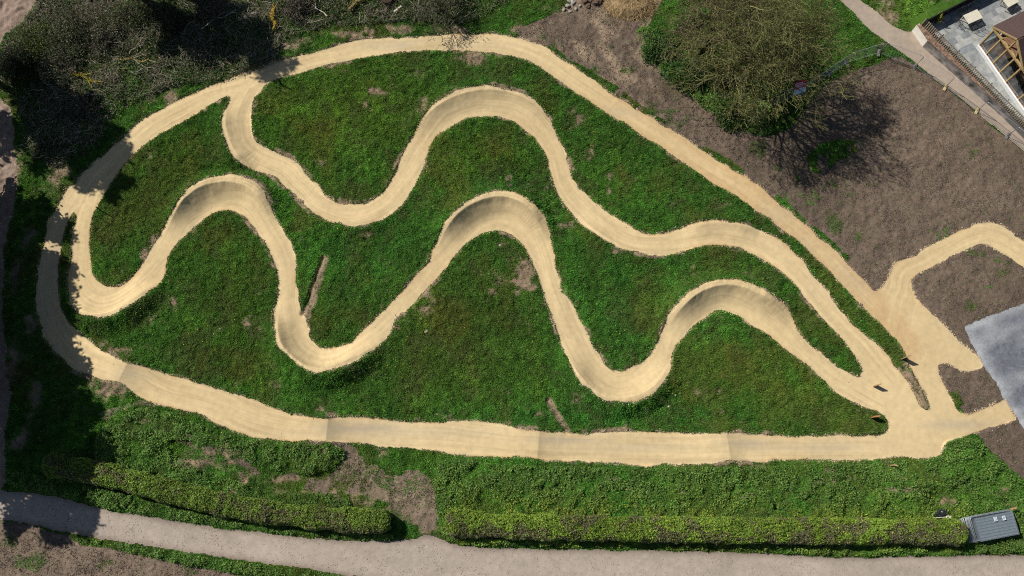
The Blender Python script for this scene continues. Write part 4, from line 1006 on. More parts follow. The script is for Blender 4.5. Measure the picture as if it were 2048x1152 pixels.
# ------------------------------------------------------------------ hedges
def hedge(label, pxline, width, hgt, seed, base, alt, per_m, twig_frac):
    r = np.random.default_rng(seed); L = resample(catmull(G(pxline)), 400)[0]
    lens = np.linalg.norm(np.diff(L, axis=0), axis=1).sum(); n = int(lens * per_m)
    root = empty('hedge', (L[0][0], L[0][1], 0))
    i = r.integers(0, 399, n); t = r.random(n)[:, None]; c = L[i] * (1 - t) + L[i + 1] * t
    d = (L[i + 1] - L[i]); d /= np.linalg.norm(d, axis=1)[:, None]; nrm = np.stack([-d[:, 1], d[:, 0]], 1)
    s_along = (i + t[:, 0]) / 399 * lens
    wv = width / 2 * (.74 + .5 * fbm(s_along, s_along * 0 + 3, 1.2, seed)); hv = hgt * (.88 + .25 * fbm(s_along, s_along * 0 + 9, 1.0, seed + 1))
    endf = np.clip(np.minimum(s_along, lens - s_along) / .7, 0, 1) ** .5
    wv = wv * (.45 + .55 * endf); hv = hv * (.75 + .25 * endf)
    # cross-section: rounded box, mostly its top and sides
    a = r.random(n) * math.pi
    ca, sa = np.cos(a), np.sin(a); k = 1 / np.maximum(np.abs(ca) ** 4 + np.abs(sa) ** 4, 1e-6) ** .25
    depth = 1 - .22 * r.random(n) ** 1.5
    u = ca * k * depth; v = sa * k * depth
    lump = fbm(s_along, u * 3, .45, seed + 2) - .5
    off_ = u * wv * (1 + .12 * lump); zz = v * hv * (1 + .22 * lump) + .02
    P = np.stack([c[:, 0] + nrm[:, 0] * off_, c[:, 1] + nrm[:, 1] * off_, 0 * zz], 1)
    P[:, 2] = sample(Z, P[:, 0], P[:, 1]) * .5 + zz
    N = np.stack([nrm[:, 0] * ca, nrm[:, 1] * ca, sa], 1)
    sgn = 1 if nrm[:, 1].mean() > 0 else -1
    dead = sstep(.46, .64, fbm(s_along, off_ * 1.2, .9, seed + 3) - .10 * sgn * u) * twig_frac
    keep = r.random(n) > dead * .85
    cl = tintn(n, base, .4, seed, alt, .25); vv = fbm(s_along, off_, 2.2, seed + 4)[:, None]; cl = cl * (.45 + 1.1 * vv)
    dm = (dead > .15)[:, None] & (r.random((n, 1)) < .5); cl = np.where(dm, np.array((.15, .125, .07)), cl)
    # Origin-relative
    P0 = P - np.array([L[0][0], L[0][1], 0])
    V, Q, K = leaf_cloud(P0[keep], N[keep], .085, cl[keep], jit=.75, seed=seed)
    make_mesh('foliage', V, Q, M['leaf'], root, cols=K)
    # twigs in the thin places
    m = np.nonzero(r.random(n) < (.015 + dead * .25))[0]; m = m[:int(lens * 260)]
    mb = MB()
    # solid dark core, added inside to block light through the leaves
    ring = []; ns = 120
    for q in range(ns):
        j = min(int(q * 399 / (ns - 1)), 398); e = min(q, ns - 1 - q) / 6; e = min(1, e) ** .5
        dd = L[j + 1] - L[j]; dd /= np.linalg.norm(dd); nn = np.array([-dd[1], dd[0]]); ww = width / 2 * .74 * (.45 + .55 * e); hh = hgt * .80 * (.6 + .4 * e)
        for (a1, b1) in ((-1, 0), (-1, .7), (-.6, 1), (.6, 1), (1, .7), (1, 0)):
            jit = 1 + r.normal(0, .05)
            ring.append((L[j][0] - L[0][0] + nn[0] * a1 * ww * jit, L[j][1] - L[0][1] + nn[1] * a1 * ww * jit, b1 * hh * jit - .05 * (b1 == 0)))
    mb.cur = (.045, .038, .026)
    mb.add(ring, [(q * 6 + s, q * 6 + s + 1, q * 6 + 7 + s, q * 6 + 6 + s) for q in range(ns - 1) for s in range(5)], [(0, 1, 2), (0, 2, 3), (0, 3, 4), (0, 4, 5)] + [((ns - 1) * 6, (ns - 1) * 6 + k + 1, (ns - 1) * 6 + k) for k in range(1, 5)])
    for j in m:
        p = P0[j]; dd = N[j] * .5 + r.normal(0, .7, 3); dd /= np.linalg.norm(dd); LL = .12 + .25 * r.random()
        mb.cur = tuple(np.array((.25, .21, .155)) * (.5 + .8 * r.random())); mb.tube([p - dd * LL * .5, p + dd * LL * .5], [.011, .005], 3, cap=False)
    mb.build('twigs', M['bark'], root, cols=True)  # twigs and the added light-blocking core share this mesh
    tag(root, label, 'hedge')
hedge('clipped olive green hedge lower left, ending at the gap in the bank', [(100,928),(160,938),(250,958),(340,982),(430,1004),(520,1022),(620,1034),(700,1040),(785,1044)], 1.9, 1.65, 301, (.140, .225, .034), (.23, .31, .045), 4400, .2)
hedge('long clipped hedge lower right with grey dead twigs on top', [(893,1044),(1000,1052),(1200,1057),(1400,1060),(1600,1062),(1750,1063),(1918,1064)], 2.0, 1.65, 311, (.155, .255, .034), (.30, .38, .045), 4400, .7)
bush('round_shrub', 'round leafy shrub crowning the left end of the lower left hedge', 'shrub', 148, 932, 1.15, 1.7, 77, (.045, .095, .018), (.08, .13, .03), 7000, .09)

# ------------------------------------------------------------------ tall trees left of the frame (their shadows reach in)
def tall_tree(seed, h, r_c, base_h):
    r = np.random.default_rng(seed); root = empty('tall_tree', (0, 0, 0)); segs = []; tw = []
    mb = MB(); mb.cur = (.10, .075, .05)
    mb.tube([(0, 0, -.3), (.1, .05, h * .3), (.0, .15, h * .65), (.1, .1, h * .97)], [.32, .26, .15, .03], 8)
    nb = 26
    P = []; D = []
    for k in range(nb):
        z0 = base_h + (h - base_h) * (k + r.random()) / nb; f = (z0 - base_h) / (h - base_h); a = r.random() * 6.28
        L = r_c * (1.05 - .75 * f ** 1.4) * (.7 + .5 * r.random()) * (.55 + .45 * min(1, f * 4))
        d = np.array([math.cos(a), math.sin(a), .12 - .25 * (1 - f)]); e = np.array([.05, .1, z0]) + d * L
        m = np.array([.05, .1, z0]) + d * L * .5 + np.array([0, 0, .2])
        mb.tube([(.05, .1, z0), m, e], [.08, .05, .015], 4, cap=False)
        for q in range(9):
            t = .25 + .8 * q / 8; c = np.array([.05, .1, z0]) + d * L * t + r.normal(0, .22, 3) * np.array([1, 1, .5]); mcl = 35
            pp = c + r.normal(0, 1, (mcl, 3)) * np.array([.34, .34, .16]) * (1.15 - .3 * t); P.append(pp); D.append(np.tile(np.array([0, 0, 1.]) + d * .4, (mcl, 1)))
    mb.build('trunk', M['bark'], root, cols=True)
    P = np.concatenate(P); D = np.concatenate(D)
    V, Q, K = leaf_cloud(P, D, .24, tintn(len(P), (.022, .045, .014), .4, seed, (.04, .06, .02), .2), aspect=1.6, jit=.6, seed=seed)
    make_mesh('crown', V, Q, M['leaf'], root, cols=K)
    return root
protoA = tall_tree(401, 14.0, 3.4, 4.5); protoB = tall_tree(402, 11.5, 3.0, 2.5)
pos = [(-24,158,'A',1.1,'first dark evergreen left of the frame, counting from the corner path'),(-60,200,'A',1.15,'second dark evergreen left of the frame, close behind the first'),
       (265,-12,'A',1.1,'tall dark evergreen above the frame over the scrub'),(330,-25,'A',.82,'farther dark evergreen above the frame over the scrub'),
       (-52,535,'B',.95,'evergreen in the row left of the shaded track, behind the upper middle one'),(-50,612,'B',1.0,'evergreen in the row left of the shaded track, just above its middle'),(-42,700,'B',1.0,'evergreen in the row left of the shaded track, below its middle'),
       (-45,372,'B',.85,'evergreen left of the frame level with the rim track bend'),(-75,445,'B',1.0,'evergreen left of the frame level with the left inner bend'),(-85,480,'B',1.0,'evergreen in the row left of the shaded track, upper part'),
       (-95,590,'A',.80,'evergreen in the row left of the shaded track, upper middle'),(-62,645,'B',.95,'evergreen in the row left of the shaded track, middle'),(-80,700,'A',.85,'evergreen in the row left of the shaded track, lower middle'),
       (-35,765,'B',1.1,'evergreen in the row left of the shaded track, lower part'),(-50,815,'A',.95,'evergreen left of the spur and hedge end'),(-75,875,'A',.95,'evergreen nearest the lower left gravel path'),(-155,480,'A',.9,'evergreen in the back row left, upper'),(-140,610,'A',.95,'evergreen in the back row left, middle'),(-135,735,'A',.9,'evergreen in the back row left, lower'),(-150,880,'A',1.0,'evergreen in the back row left, nearest the path')]
firsts = {'A': True, 'B': True}
for i, (x, y, k, s, lb) in enumerate(pos):
    pr = protoA if k == 'A' else protoB
    o = pr if firsts[k] else copy_tree(pr); firsts[k] = False
    gx_, gy_ = g(x, y); o.location = (gx_, gy_, zat(gx_, gy_)); o.rotation_euler = (0, 0, i * 1.7); o.scale = (s, s, s)
    tag(o, lb, 'tree', 'tall evergreens standing left of the track')

# ------------------------------------------------------------------ timber marker posts
def marker(label, px, py, w, t, h, ang, mat, slant=.06, notch=False):
    p = onground(px, py); mb = MB()
    pl = [(-w / 2, -t / 2), (w / 2, -t / 2), (w / 2, t / 2), (-w / 2, t / 2)]
    V = [(x, y, -.3) for x, y in pl] + [(x * .96, y * .92, h + slant * (x / w * 2)) for x, y in pl] + [(x * .99, y * .97, h * .5) for x, y in pl]
    mb.add(V, [(0, 1, 9, 8), (1, 2, 10, 9), (2, 3, 11, 10), (3, 0, 8, 11), (8, 9, 5, 4), (9, 10, 6, 5), (10, 11, 7, 6), (11, 8, 4, 7), (4, 5, 6, 7), (3, 2, 1, 0)])
    o = mb.build('marker_post', mat); o.location = p; o.rotation_euler = (0, 0, ang)
    return tag(o, label, 'post', 'timber marker posts beside the tracks')
marker('wide timber marker board on the grass tip by the orange-brown strip and junction', 1806, 717, .42, .09, 1.15, R(18), M['post'])
marker('timber marker board on the stony tip where the two inner tracks meet', 1750, 772, .40, .09, .95, R(14), M['post'])
marker('orange-brown timber board on the grass corner above the start of the straight', 1746, 835, .46, .12, .95, R(6), M['post_red'])
marker('short timber post in the weeds below the right end of the straight', 1783, 932, .24, .10, .95, R(-20), M['post'])
marker('thin dark post left of the shaded rim track, lower left side', 97, 416, .12, .10, 1.35, R(-20), M['black'])
marker('thin dark post on the grass just right of the left inner track', 203, 422, .10, .08, 1.15, R(-20), M['black'])
marker('dark post on the grass at the top left fork of the tracks', 563, 170, .16, .10, 1.2, R(-30), M['black'])

# ------------------------------------------------------------------ temporary mesh fencing
def fence_panel():
    root = empty('mesh_barrier', (0, 0, 0)); W, HH, r = 3.42, 2.0, .019
    f = MB(); f.tube([(0, 0, .05), (0, 0, HH - .12), (.04, 0, HH - .03), (.14, 0, HH), (W - .14, 0, HH), (W - .04, 0, HH - .03), (W, 0, HH - .12), (W, 0, .05)], r, 6)
    f.tube([(0, 0, .16), (W, 0, .16)], r * .8, 5, cap=False)
    f.build('frame', M['galv'], root, smooth=True)
    m = MB()
    for k in range(1, 26): m.tube([(W * k / 26, .01, .16), (W * k / 26, .01, HH - .02)], .0028, 3, cap=False)
    for k in range(8): m.tube([(0, -.01, .3 + k * .23), (W, -.01, .3 + k * .23)], .0028, 3, cap=False)
    m.build('mesh', M['wire'], root)
    return root
def fence_foot(mat):
    mb = MB(); mb.add([(x * a, y * b, z) for z, a, b in ((0, .36, .12), (.10, .36, .12), (.14, .31, .09)) for x, y in ((-1, -1), (1, -1), (1, 1), (-1, 1))],
        [(0, 1, 5, 4), (1, 2, 6, 5), (2, 3, 7, 6), (3, 0, 4, 7), (4, 5, 9, 8), (5, 6, 10, 9), (6, 7, 11, 10), (7, 4, 8, 11), (8, 9, 10, 11)])
    mb.box((.0, 0, .165), (.10, .07, .05)); return mb.build('barrier_block', mat)
fp0 = fence_panel(); used0 = False
corners = [(1548,205),(1601,188),(1658,149),(1692,127),(1757,107),(1829,135),(1890,176),(1953,223),(2014,273),(2076,325)]
names = ['mesh fence panel deepest under the budding tree','mesh fence panel half under the tree, carrying the red banner','mesh fence panel where the fence leaves the tree crown','mesh fence panel on the grass left of the footpath corner','corner mesh fence panel across the footpath bend','mesh fence panel beside the white wall end','mesh fence panel opposite the middle of the grey wall','mesh fence panel opposite the right part of the wall','mesh fence panel running off the right edge']
for i in range(len(corners) - 1):
    a = onground(*corners[i]); b = onground(*corners[i + 1]); d = b - a
    o = fp0 if i == 0 else copy_tree(fp0)
    o.location = a + Vector((0, 0, .03)); o.rotation_euler = (0, -math.atan2(d.z, d.xy.length), math.atan2(d.y, d.x)); sx = (d.length - .05) / 3.42; o.scale = (sx, 1, 1)
    tag(o, names[i], 'mesh barrier', 'upright mesh panels of the temporary fence')
footn = ['fence foot under the tree at the hidden fence end','fence foot under the tree below the red banner','fence foot at the edge of the tree crown','fence foot on the grass left of the footpath','fence foot at the outer fence corner near the footpath','grey fence foot on the footpath edge by the white wall end','pale yellow fence foot on the soil edge, second from the wall end','pale yellow fence foot on the soil edge, third from the wall end','dark fence foot nearest the right edge','fence foot just beyond the right edge']
ff0 = fence_foot(M['concrete']); ff1 = fence_foot(M['yfoot']); ua = ub = True
for i, c in enumerate(corners):
    a = onground(*c); j = min(i, len(corners) - 2); d = onground(*corners[j + 1]) - onground(*corners[j])
    y_f = i in (6, 7)
    if y_f: o = ff1 if ub else copy_tree(ff1); ub = False
    else: o = ff0 if ua else copy_tree(ff0); ua = False
    o.location = a; o.rotation_euler = (0, 0, math.atan2(d.y, d.x) + math.pi / 2 + .2)
    tag(o, footn[i], 'barrier block', 'feet of the temporary fence')
# banner tied to the panel under the tree
a = onground(1601, 188); b = onground(1548, 205); 
root = empty('site_banner', onground(1583, 196) + Vector((0, 0, .9)), math.atan2(-(b - a).y, -(b - a).x)); cl = MB()
n = 8
def sheet(x0, x1, z0, z1, off):
    mb = MB(); V = [(x0 + (x1 - x0) * i / n, -off - .05 * math.sin(i * .9), z) for z in (z0, z1) for i in range(n + 1)]
    V2 = [(x, y + .012, z) for x, y, z in V]
    mb.add(V, [(i, i + 1, n + 2 + i, n + 1 + i) for i in range(n)]); mb.add(V2, [(i, n + 1 + i, n + 2 + i, i + 1) for i in range(n)]); return mb
sheet(-.1, 1.25, .45, 1.25, .06).build('red_half', M['red'], root); sheet(-.1, 1.25, -.15, .445, .06).build('white_half', M['bluewhite'], root)
mk = MB()
for k, (x0, x1, zz) in enumerate([(.05, .9, 1.05), (.05, 1.1, .88), (.3, .8, .68)]):
    x = x0
    while x < x1: mk.box((x, -.125, zz), (.07, .012, .10)); x += .11
mk.build('lettering', M['white'], root)
root.rotation_euler[0] = R(-38); root.scale = (.85, 1, .9)
tag(root, 'red and white site banner hanging on the fence under the tree', 'banner')

# stack of spare fence panels
def stack():
    A = [(1947,1037),(2034,1020),(2046,1072),(1957,1086)]
    z_top = 1.15; c0 = P3(*A[0], z_top); c1 = P3(*A[1], z_top); c3 = P3(*A[3], z_top); ux = (c1 - c0); uy = (c0 - c3)
    ang = math.atan2(ux.y, ux.x); r = random.Random(4); k = 15
    for i in range(k):
        z = .16 + (z_top - .2) * i / (k - 1); o = copy_tree(fp0); t = 1 - i / (k - 1)
        base = P3(1956, 1086, z_top); slide = Vector((-.62 * t + r.uniform(-.05, .05), -.12 * t + r.uniform(-.04, .04), 0))
        o.location = Vector((base.x, base.y, z)) + slide; o.scale = (1, 1, 1)
        o.rotation_euler = (-math.pi / 2 + 0, 0, ang + R(-1.5) * t + R(r.uniform(-.6, .6)))
        o.rotation_euler = (R(90), 0, ang + R(-1.5) * t + R(r.uniform(-.6, .6)))
        o.rotation_euler[0] = R(0)
        # lay flat: height axis turned to point up the picture
        o.rotation_mode = 'QUATERNION'
        o.rotation_quaternion = (Matrix.Rotation(ang + R(-1.5) * t + R(r.uniform(-.6, .6)), 3, 'Z') @ Matrix.Rotation(R(-90), 3, 'X')).to_quaternion()
        lb = 'topmost mesh fence panel of the flat stack beside the long hedge' if i == k - 1 else 'mesh fence panel lying in the flat stack below the topmost one, beside the long hedge'
        tag(o, lb, 'mesh barrier', 'spare mesh panels stacked flat by the hedge')
    return ang, c0, c1, c3
sang, s0, s1, s3 = stack()
mid = (s1 + s3) / 2
# bearers, an added block for the dark inside the stack, small things on it
bz = MB()
for t in (.12, .88):
    p = s3.lerp(s1 - (s0 - s3), t) 
    q = p + (s0 - s3); bz.bar((p.x, p.y, .07), (q.x, q.y, .07), .14, .14)
o = bz.build('timber_bearers', M['post']); tag(o, 'pair of timber bearers under the stacked fence panels', 'bearers')
sh_ = MB(); cc = (s1 + s3) / 2; sh_.box((cc.x, cc.y, .62), (3.15, 1.8, .86), rz=sang)  # filler block standing in for the dark under the panels
for k_i in range(8):
    o_ = -.82 + k_i * .235; sh_.box((cc.x - math.sin(sang) * o_, cc.y + math.cos(sang) * o_, 1.055), (3.1, .09, .05), rz=sang)
M['sheet'] = mat_basic('stack_filler_grey', (.165, .205, .23), noise_s=14, var=.45, stretch=(1, 6, 1), bump=.6, bump_s=30, bump_d=.02)
o = sh_.build('stack_filler', M['sheet']); tag(o, 'grey ribbed netting folded between the stacked fence panels', 'filler')
def tagplate(label, px, py, marks):
    p = P3(px, py, 1.20); root = empty('number_plate', p, sang); b = MB(); b.box((0, 0, 0), (.26, .34, .02)); b.build('plate', M['bluewhite'], root)
    m = MB()
    for (x, y, w, h) in marks: m.box((x, y, .014), (w, h, .008))
    m.build('marking', M['dark_metal'], root); tag(root, label, 'plate')
tagplate('pale marked plate on the stacked panels, left one of the pair', 1991, 1038, [(.0, .10, .14, .03), (-.05, .05, .03, .08), (0, .0, .14, .03), (.05, -.05, .03, .08), (0, -.10, .14, .03)])
tagplate('pale marked plate on the stacked panels, right one of the pair', 2008, 1036, [(-.05, 0, .03, .2), (0, .09, .1, .03), (.05, 0, .03, .14), (0, -.09, .1, .03)])
p = P3(2026, 1017, .9); b = MB(); b.box((0, 0, 0), (.5, .16, .12)); b.box((0.05, 0, .08), (.3, .1, .04)); o = b.build('timber_block', M['post']); o.location = (p.x, p.y, .96); o.rotation_euler[2] = sang
tag(o, 'short timber block on the upper right corner of the fence panel stack', 'timber block')
b = MB(); 
# rubbish sack
def blob(name, mat, label, cat, px, py, sx, sy, sz, ang, seed, parent=None, z=0):
    r = np.random.default_rng(seed); n1, n2 = 9, 14; V = []
    for i in range(1, n1):
        ph = math.pi * i / n1
        for j in range(n2):
            t = 2 * math.pi * j / n2; k = 1 + .16 * math.sin(3 * t + ph * 4 + seed) + r.normal(0, .05)
            V.append((sx * k * math.sin(ph) * math.cos(t), sy * k * math.sin(ph) * math.sin(t), sz * k * math.cos(ph)))
    top = len(V); V += [(0, 0, sz), (0, 0, -sz)]
    q = [(i * n2 + j, (i + 1) * n2 + j, (i + 1) * n2 + (j + 1) % n2, i * n2 + (j + 1) % n2) for i in range(n1 - 2) for j in range(n2)]
    t_ = [(top, j, (j + 1) % n2) for j in range(n2)] + [(top + 1, (n1 - 2) * n2 + (j + 1) % n2, (n1 - 2) * n2 + j) for j in range(n2)]
    o = make_mesh(name, V, [np.array(q), np.array(t_)], mat, parent)
    if parent is None:
        p = onground(px, py); o.location = (p.x, p.y, p.z + sz * .8 + z); o.rotation_euler[2] = ang; tag(o, label, cat)
    return o
root = empty('rubbish_sack', onground(1880, 1026) + Vector((0, 0, .3)), R(10))
blob('sack', M['plastic_k'], '', '', 0, 0, .48, .27, .2, 0, 3, root); k_ = MB(); k_.tube([(-.45, 0, .02), (-.6, -.03, .06), (-.72, -.06, .03)], [.1, .05, .09], 7); k_.build('tied_neck', M['plastic_k'], root)
tag(root, 'black rubbish sack lying at the right end of the long hedge', 'sack')
root = empty('spade', P3(1882, 1035, .55), R(3)); k_ = MB(); k_.tube([(-.6, 0, 0), (.2, .01, .01), (.42, .01, .02)], [.022, .024, .03], 7); k_.build('handle', M['white'], root)
k_ = MB(); V = []
for z in (0, .03):
    for (x, y) in ((.4, -.05), (.5, -.16), (.68, -.17), (.80, -.08), (.82, .05), (.70, .15), (.52, .17), (.4, .06)): V.append((x, y, z + .015))
k_.add(V, [(i, (i + 1) % 8, 8 + (i + 1) % 8, 8 + i) for i in range(8)], [(8, 8 + i, 9 + i) for i in range(1, 7)] + [(0, i + 1, i) for i in range(1, 7)])
k_.build('blade', M['tabletop'], root); tag(root, 'white handled spade with a pale rounded blade on the hedge end', 'spade')

# ------------------------------------------------------------------ terrace wall, terrace, garden building (upper right)
WZ = 1.17; PZ = 0.95
W0, W1, W2 = P3(1834, 49, WZ), P3(1855.7, 80.8, WZ), P3(2110, 305, WZ)
F0, F1 = P3(1842, 48.5, WZ), P3(2110, 317, WZ)
root = empty('terrace_wall', (W1.x, W1.y, 0)); org = Vector((W1.x, W1.y, 0))
def wallseg(a, b, z0, z1, thick, mat, name, parent, o_=org):
    d = (b - a); d.z = 0; d.normalize(); n_ = Vector((d.y, -d.x, 0))           # right-hand normal
    if n_.x > 0: n_ = -n_
    inn = -n_ * thick; a2 = Vector((a.x, a.y, 0)) - o_; b2 = Vector((b.x, b.y, 0)) - o_
    mb = MB(); mb.prism([(a2.x, a2.y), (b2.x, b2.y), (b2.x + inn.x, b2.y + inn.y), (a2.x + inn.x, a2.y + inn.y)], z0, z1); return mb.build(name, mat, parent)
wallseg(W0, W1, -.2, WZ - .06, .30, M['render_w'], 'white_end', root)
wallseg(W1 + (W2 - W1).normalized() * .004, W2, -.2, WZ - .06, .30, M['dirty'], 'grey_face', root)
cp = MB(); pts = [W0, W1, W2, F1, F0]
L = (W2 - W1).length; n = 60
def ln(a, b, t): return a + (b - a) * t
rr = random.Random(2)
for (a, b, c, d, n) in ((W0, W1, F0, ln(F0, F1, .085), 7), (W1, W2, ln(F0, F1, .085), F1, 62)):
    for i in range(n):
        t0, t1 = i / n, (i + .93) / n
        q = [ln(a, b, t0), ln(a, b, t1), ln(c, d, t1), ln(c, d, t0)]; q = [p - org for p in q]
        cp.prism([(p.x, p.y) for p in q], WZ - .06, WZ + rr.uniform(-.004, .012))
cp.build('coping', M['brick'], root)
tag(root, 'low terrace wall with white end, stained grey face and clay coping', 'wall')
# slatted fence on the wall
root = empty('slatted_fence', F0); sl = MB(); d = (F1 - F0); L = d.length; u = d.normalized(); n = int(L / .20)
for i in range(n):
    p = u * (i * .20 + .05); sl.box((p.x, p.y, .5), (.10, .05, .95), rz=math.atan2(u.y, u.x))
sl.build('slats', M['slat'], root)
off_n = Vector((-u.y, u.x, 0)) * .035
if off_n.x < 0: off_n = -off_n
rl = MB()
for z in (.18, .85): rl.bar(tuple(off_n + Vector((0, 0, z))), tuple(off_n + d + Vector((0, 0, z))), .035, .06)
rl.build('rails', M['slat'], root)
for i in range(9):
    p = u * (i * 2.02 + .15) + off_n * 2.2; b = MB(); b.box((p.x, p.y, .50), (.08, .08, 1.12), rz=math.atan2(u.y, u.x)); b.build('post', M['black'], root)
tag(root, 'grey vertical slat fence standing on the terrace wall', 'fence')
# terrace paving
T0 = P3(1853, 41, 2.15); T1 = P3(1990, -29, 2.15)
base0 = Vector((T0.x, T0.y, PZ))
pav = MB(); org2 = ln(F0, F1, .01); org2 = Vector((org2.x, org2.y, 0))
fd = Vector((T1.x - T0.x, T1.y - T0.y, 0)).normalized(); fs = Vector((fd.y, -fd.x, 0))       # along back fence / into terrace
A_ = Vector((T0.x, T0.y, 0)) - org2
r = random.Random(9)
# slab mosaic, clipped against the slat fence line
def inside(p):
    q = p + org2; v = q - Vector((F0.x, F0.y, 0)); cr = u.x * v.y - u.y * v.x
    return cr > .12 
cols = [(.27, .285, .285), (.33, .34, .33), (.22, .235, .245), (.30, .31, .29), (.36, .365, .35)]
row = 0.0; 
while row < 19:
    hrow = r.choice([.45, .6, .6]); x = -6 + r.random() * .4
    while x < 16:
        w = r.choice([.45, .6, .75, .9])
        q = [A_ + fd * (x + e) + fs * (row + f + .02) for e, f in ((.002, .002), (w - .003, .002), (w - .003, hrow - .003), (.002, hrow - .003))]
        if all(inside(p) for p in q):
            k = .88 + .2 * r.random(); c = r.choice(cols); pav.cur = tuple(v * k for v in c); pav.prism([(p.x, p.y) for p in q], PZ - .05, PZ + r.uniform(-.001, .001))
        x += w
    row += hrow
M['slab'] = mat_attr('stone_slab', noise_s=2.5, var=.22, bump=.3, bump_s=8, bump_d=.01)
root = empty('terrace', org2); pv = pav.build('paving', M['slab'], root, cols=True)
fz = MB(); q = [Vector((F0.x, F0.y, 0)) - org2 + Vector((.05, .02, 0)), Vector((F1.x, F1.y, 0)) - org2 + Vector((.05, .02, 0)), A_ + fd * 30 + fs * 20, A_ + fd * 30 + fs * .02, A_ + fs * .02]
fz.prism([(p.x, p.y) for p in q], -.2, PZ - .006); fz.build('grout_bed', M['concrete'], root)
tag(root, 'raised terrace of grey stone slabs behind the slat fence', 'terrace')
# back fence, dark boards
root = empty('board_fence', (T0.x, T0.y, 0), math.atan2(fd.y, fd.x)); bd = MB(); x = 0
while x < 14: bd.box((x + .09, r.uniform(-.004, .004), 1.1), (.17, .03, 2.1)); x += .18
bd.build('boards', M['black'], root); cpx = MB(); cpx.box((7, 0, 2.175), (14.1, .09, .045)); cpx.build('cap_rail', M['black'], root)
tag(root, 'black stained board fence along the upper edge of the terrace', 'fence')
bush('potted_shrub', 'bright yellow-green shrub in the shaded terrace corner', 'shrub', 0, 0, .38, 1.35, 88, (.38, .38, .02), (.25, .30, .03), 900, .07, ntw=14, pos=P3(1871, 42, PZ), lumps=4)
# furniture
def table(label, p, ang, w, dpt):
    root = empty('garden_table', p, ang); b = MB(); b.box((0, 0, .735), (w, dpt, .03)); b.build('tabletop', M['tabletop'], root)
    f = MB()
    for s in (-1, 1): f.box((0, s * (dpt / 2 - .06), .69), (w - .1, .04, .05))
    f.build('apron', M['tabletop'], root)
    for sx in (-1, 1):
        for sy in (-1, 1): l = MB(); l.box((sx * (w / 2 - .06), sy * (dpt / 2 - .06), .33), (.06, .06, .66)); l.build('leg', M['tabletop'], root)
    return tag(root, label, 'table', 'tables on the terrace')
tp = P3(1946, 33, PZ + .75); a_ = P3(1927, 32, PZ + .75); b_ = P3(1955, 19.5, PZ + .75); tang = math.atan2((b_ - a_).y, (b_ - a_).x); tp.z = PZ
table('pale rectangular garden table in the middle of the terrace', tp, tang, 1.5, .95)
tp2 = P3(2022, 2, PZ + .75); tp2.z = PZ; table('pale garden table at the top right edge, above the brown roof', tp2, tang + .1, 1.2, .8)
def chair():
    root = empty('wire_chair', (0, 0, 0)); s = MB()
    s.tube([(-.21, -.2, .44), (.21, -.2, .44), (.21, .2, .44), (-.21, .2, .44), (-.21, -.2, .44)], .022, 5, cap=False)
    for k in range(7): s.tube([(-.2 + .066 * k, -.2, .44), (-.2 + .066 * k, .2, .44)], .005, 3, cap=False); s.tube([(-.2, -.19 + .064 * k, .442), (.2, -.19 + .064 * k, .442)], .005, 3, cap=False)
    s.build('seat', M['dark_metal'], root)
    b = MB(); b.tube([(-.21, .2, .44), (-.22, .27, .8), (-.12, .30, .92), (.12, .30, .92), (.22, .27, .8), (.21, .2, .44)], .022, 5, cap=False)
    for k in range(6): b.tube([(-.17 + .068 * k, .21, .46), (-.17 + .068 * k, .29, .9)], .005, 3, cap=False)
    b.build('backrest', M['dark_metal'], root)
    for sx in (-1, 1):
        for sy in (-1, 1): l = MB(); l.tube([(sx * .2, sy * .19, .44), (sx * .23, sy * .24, 0)], .02, 5); l.build('leg', M['dark_metal'], root)
    return root
ch0 = chair(); first = True
tu = Vector((math.cos(tang), math.sin(tang), 0)); tv = Vector((-math.sin(tang), math.cos(tang), 0))
for (du, dv, ra, lb) in ((-.35, .85, 0, 'dark wire chair on the upper long side of the table, left one'), (.38, .88, .1, 'dark wire chair on the upper long side of the table, right one'), (-1.15, .05, math.pi / 2, 'dark wire chair at the left end of the middle table'), (-.2, -.85, math.pi, 'dark wire chair on the lower long side of the table, left one'), (.45, -.85, math.pi - .1, 'dark wire chair on the lower long side of the table, right one')):
    o = ch0 if first else copy_tree(ch0); first = False
    p = tp + tu * du + tv * dv; o.location = (p.x, p.y, PZ); o.rotation_euler = (0, 0, tang + ra); tag(o, lb, 'chair', 'wire chairs on the terrace')
p = P3(2030, 14, PZ + .3); o = copy_tree(ch0); o.location = (p.x, p.y, PZ); o.rotation_euler = (0, 0, tang + math.pi - .3); tag(o, 'dark wire chair below the table at the top right edge', 'chair', 'wire chairs on the terrace')
p = P3(2006, 0, PZ + .3); o = copy_tree(ch0); o.location = (p.x, p.y, PZ); o.rotation_euler = (0, 0, tang + 1.3); tag(o, 'dark wire chair left of the table at the top right edge', 'chair', 'wire chairs on the terrace')

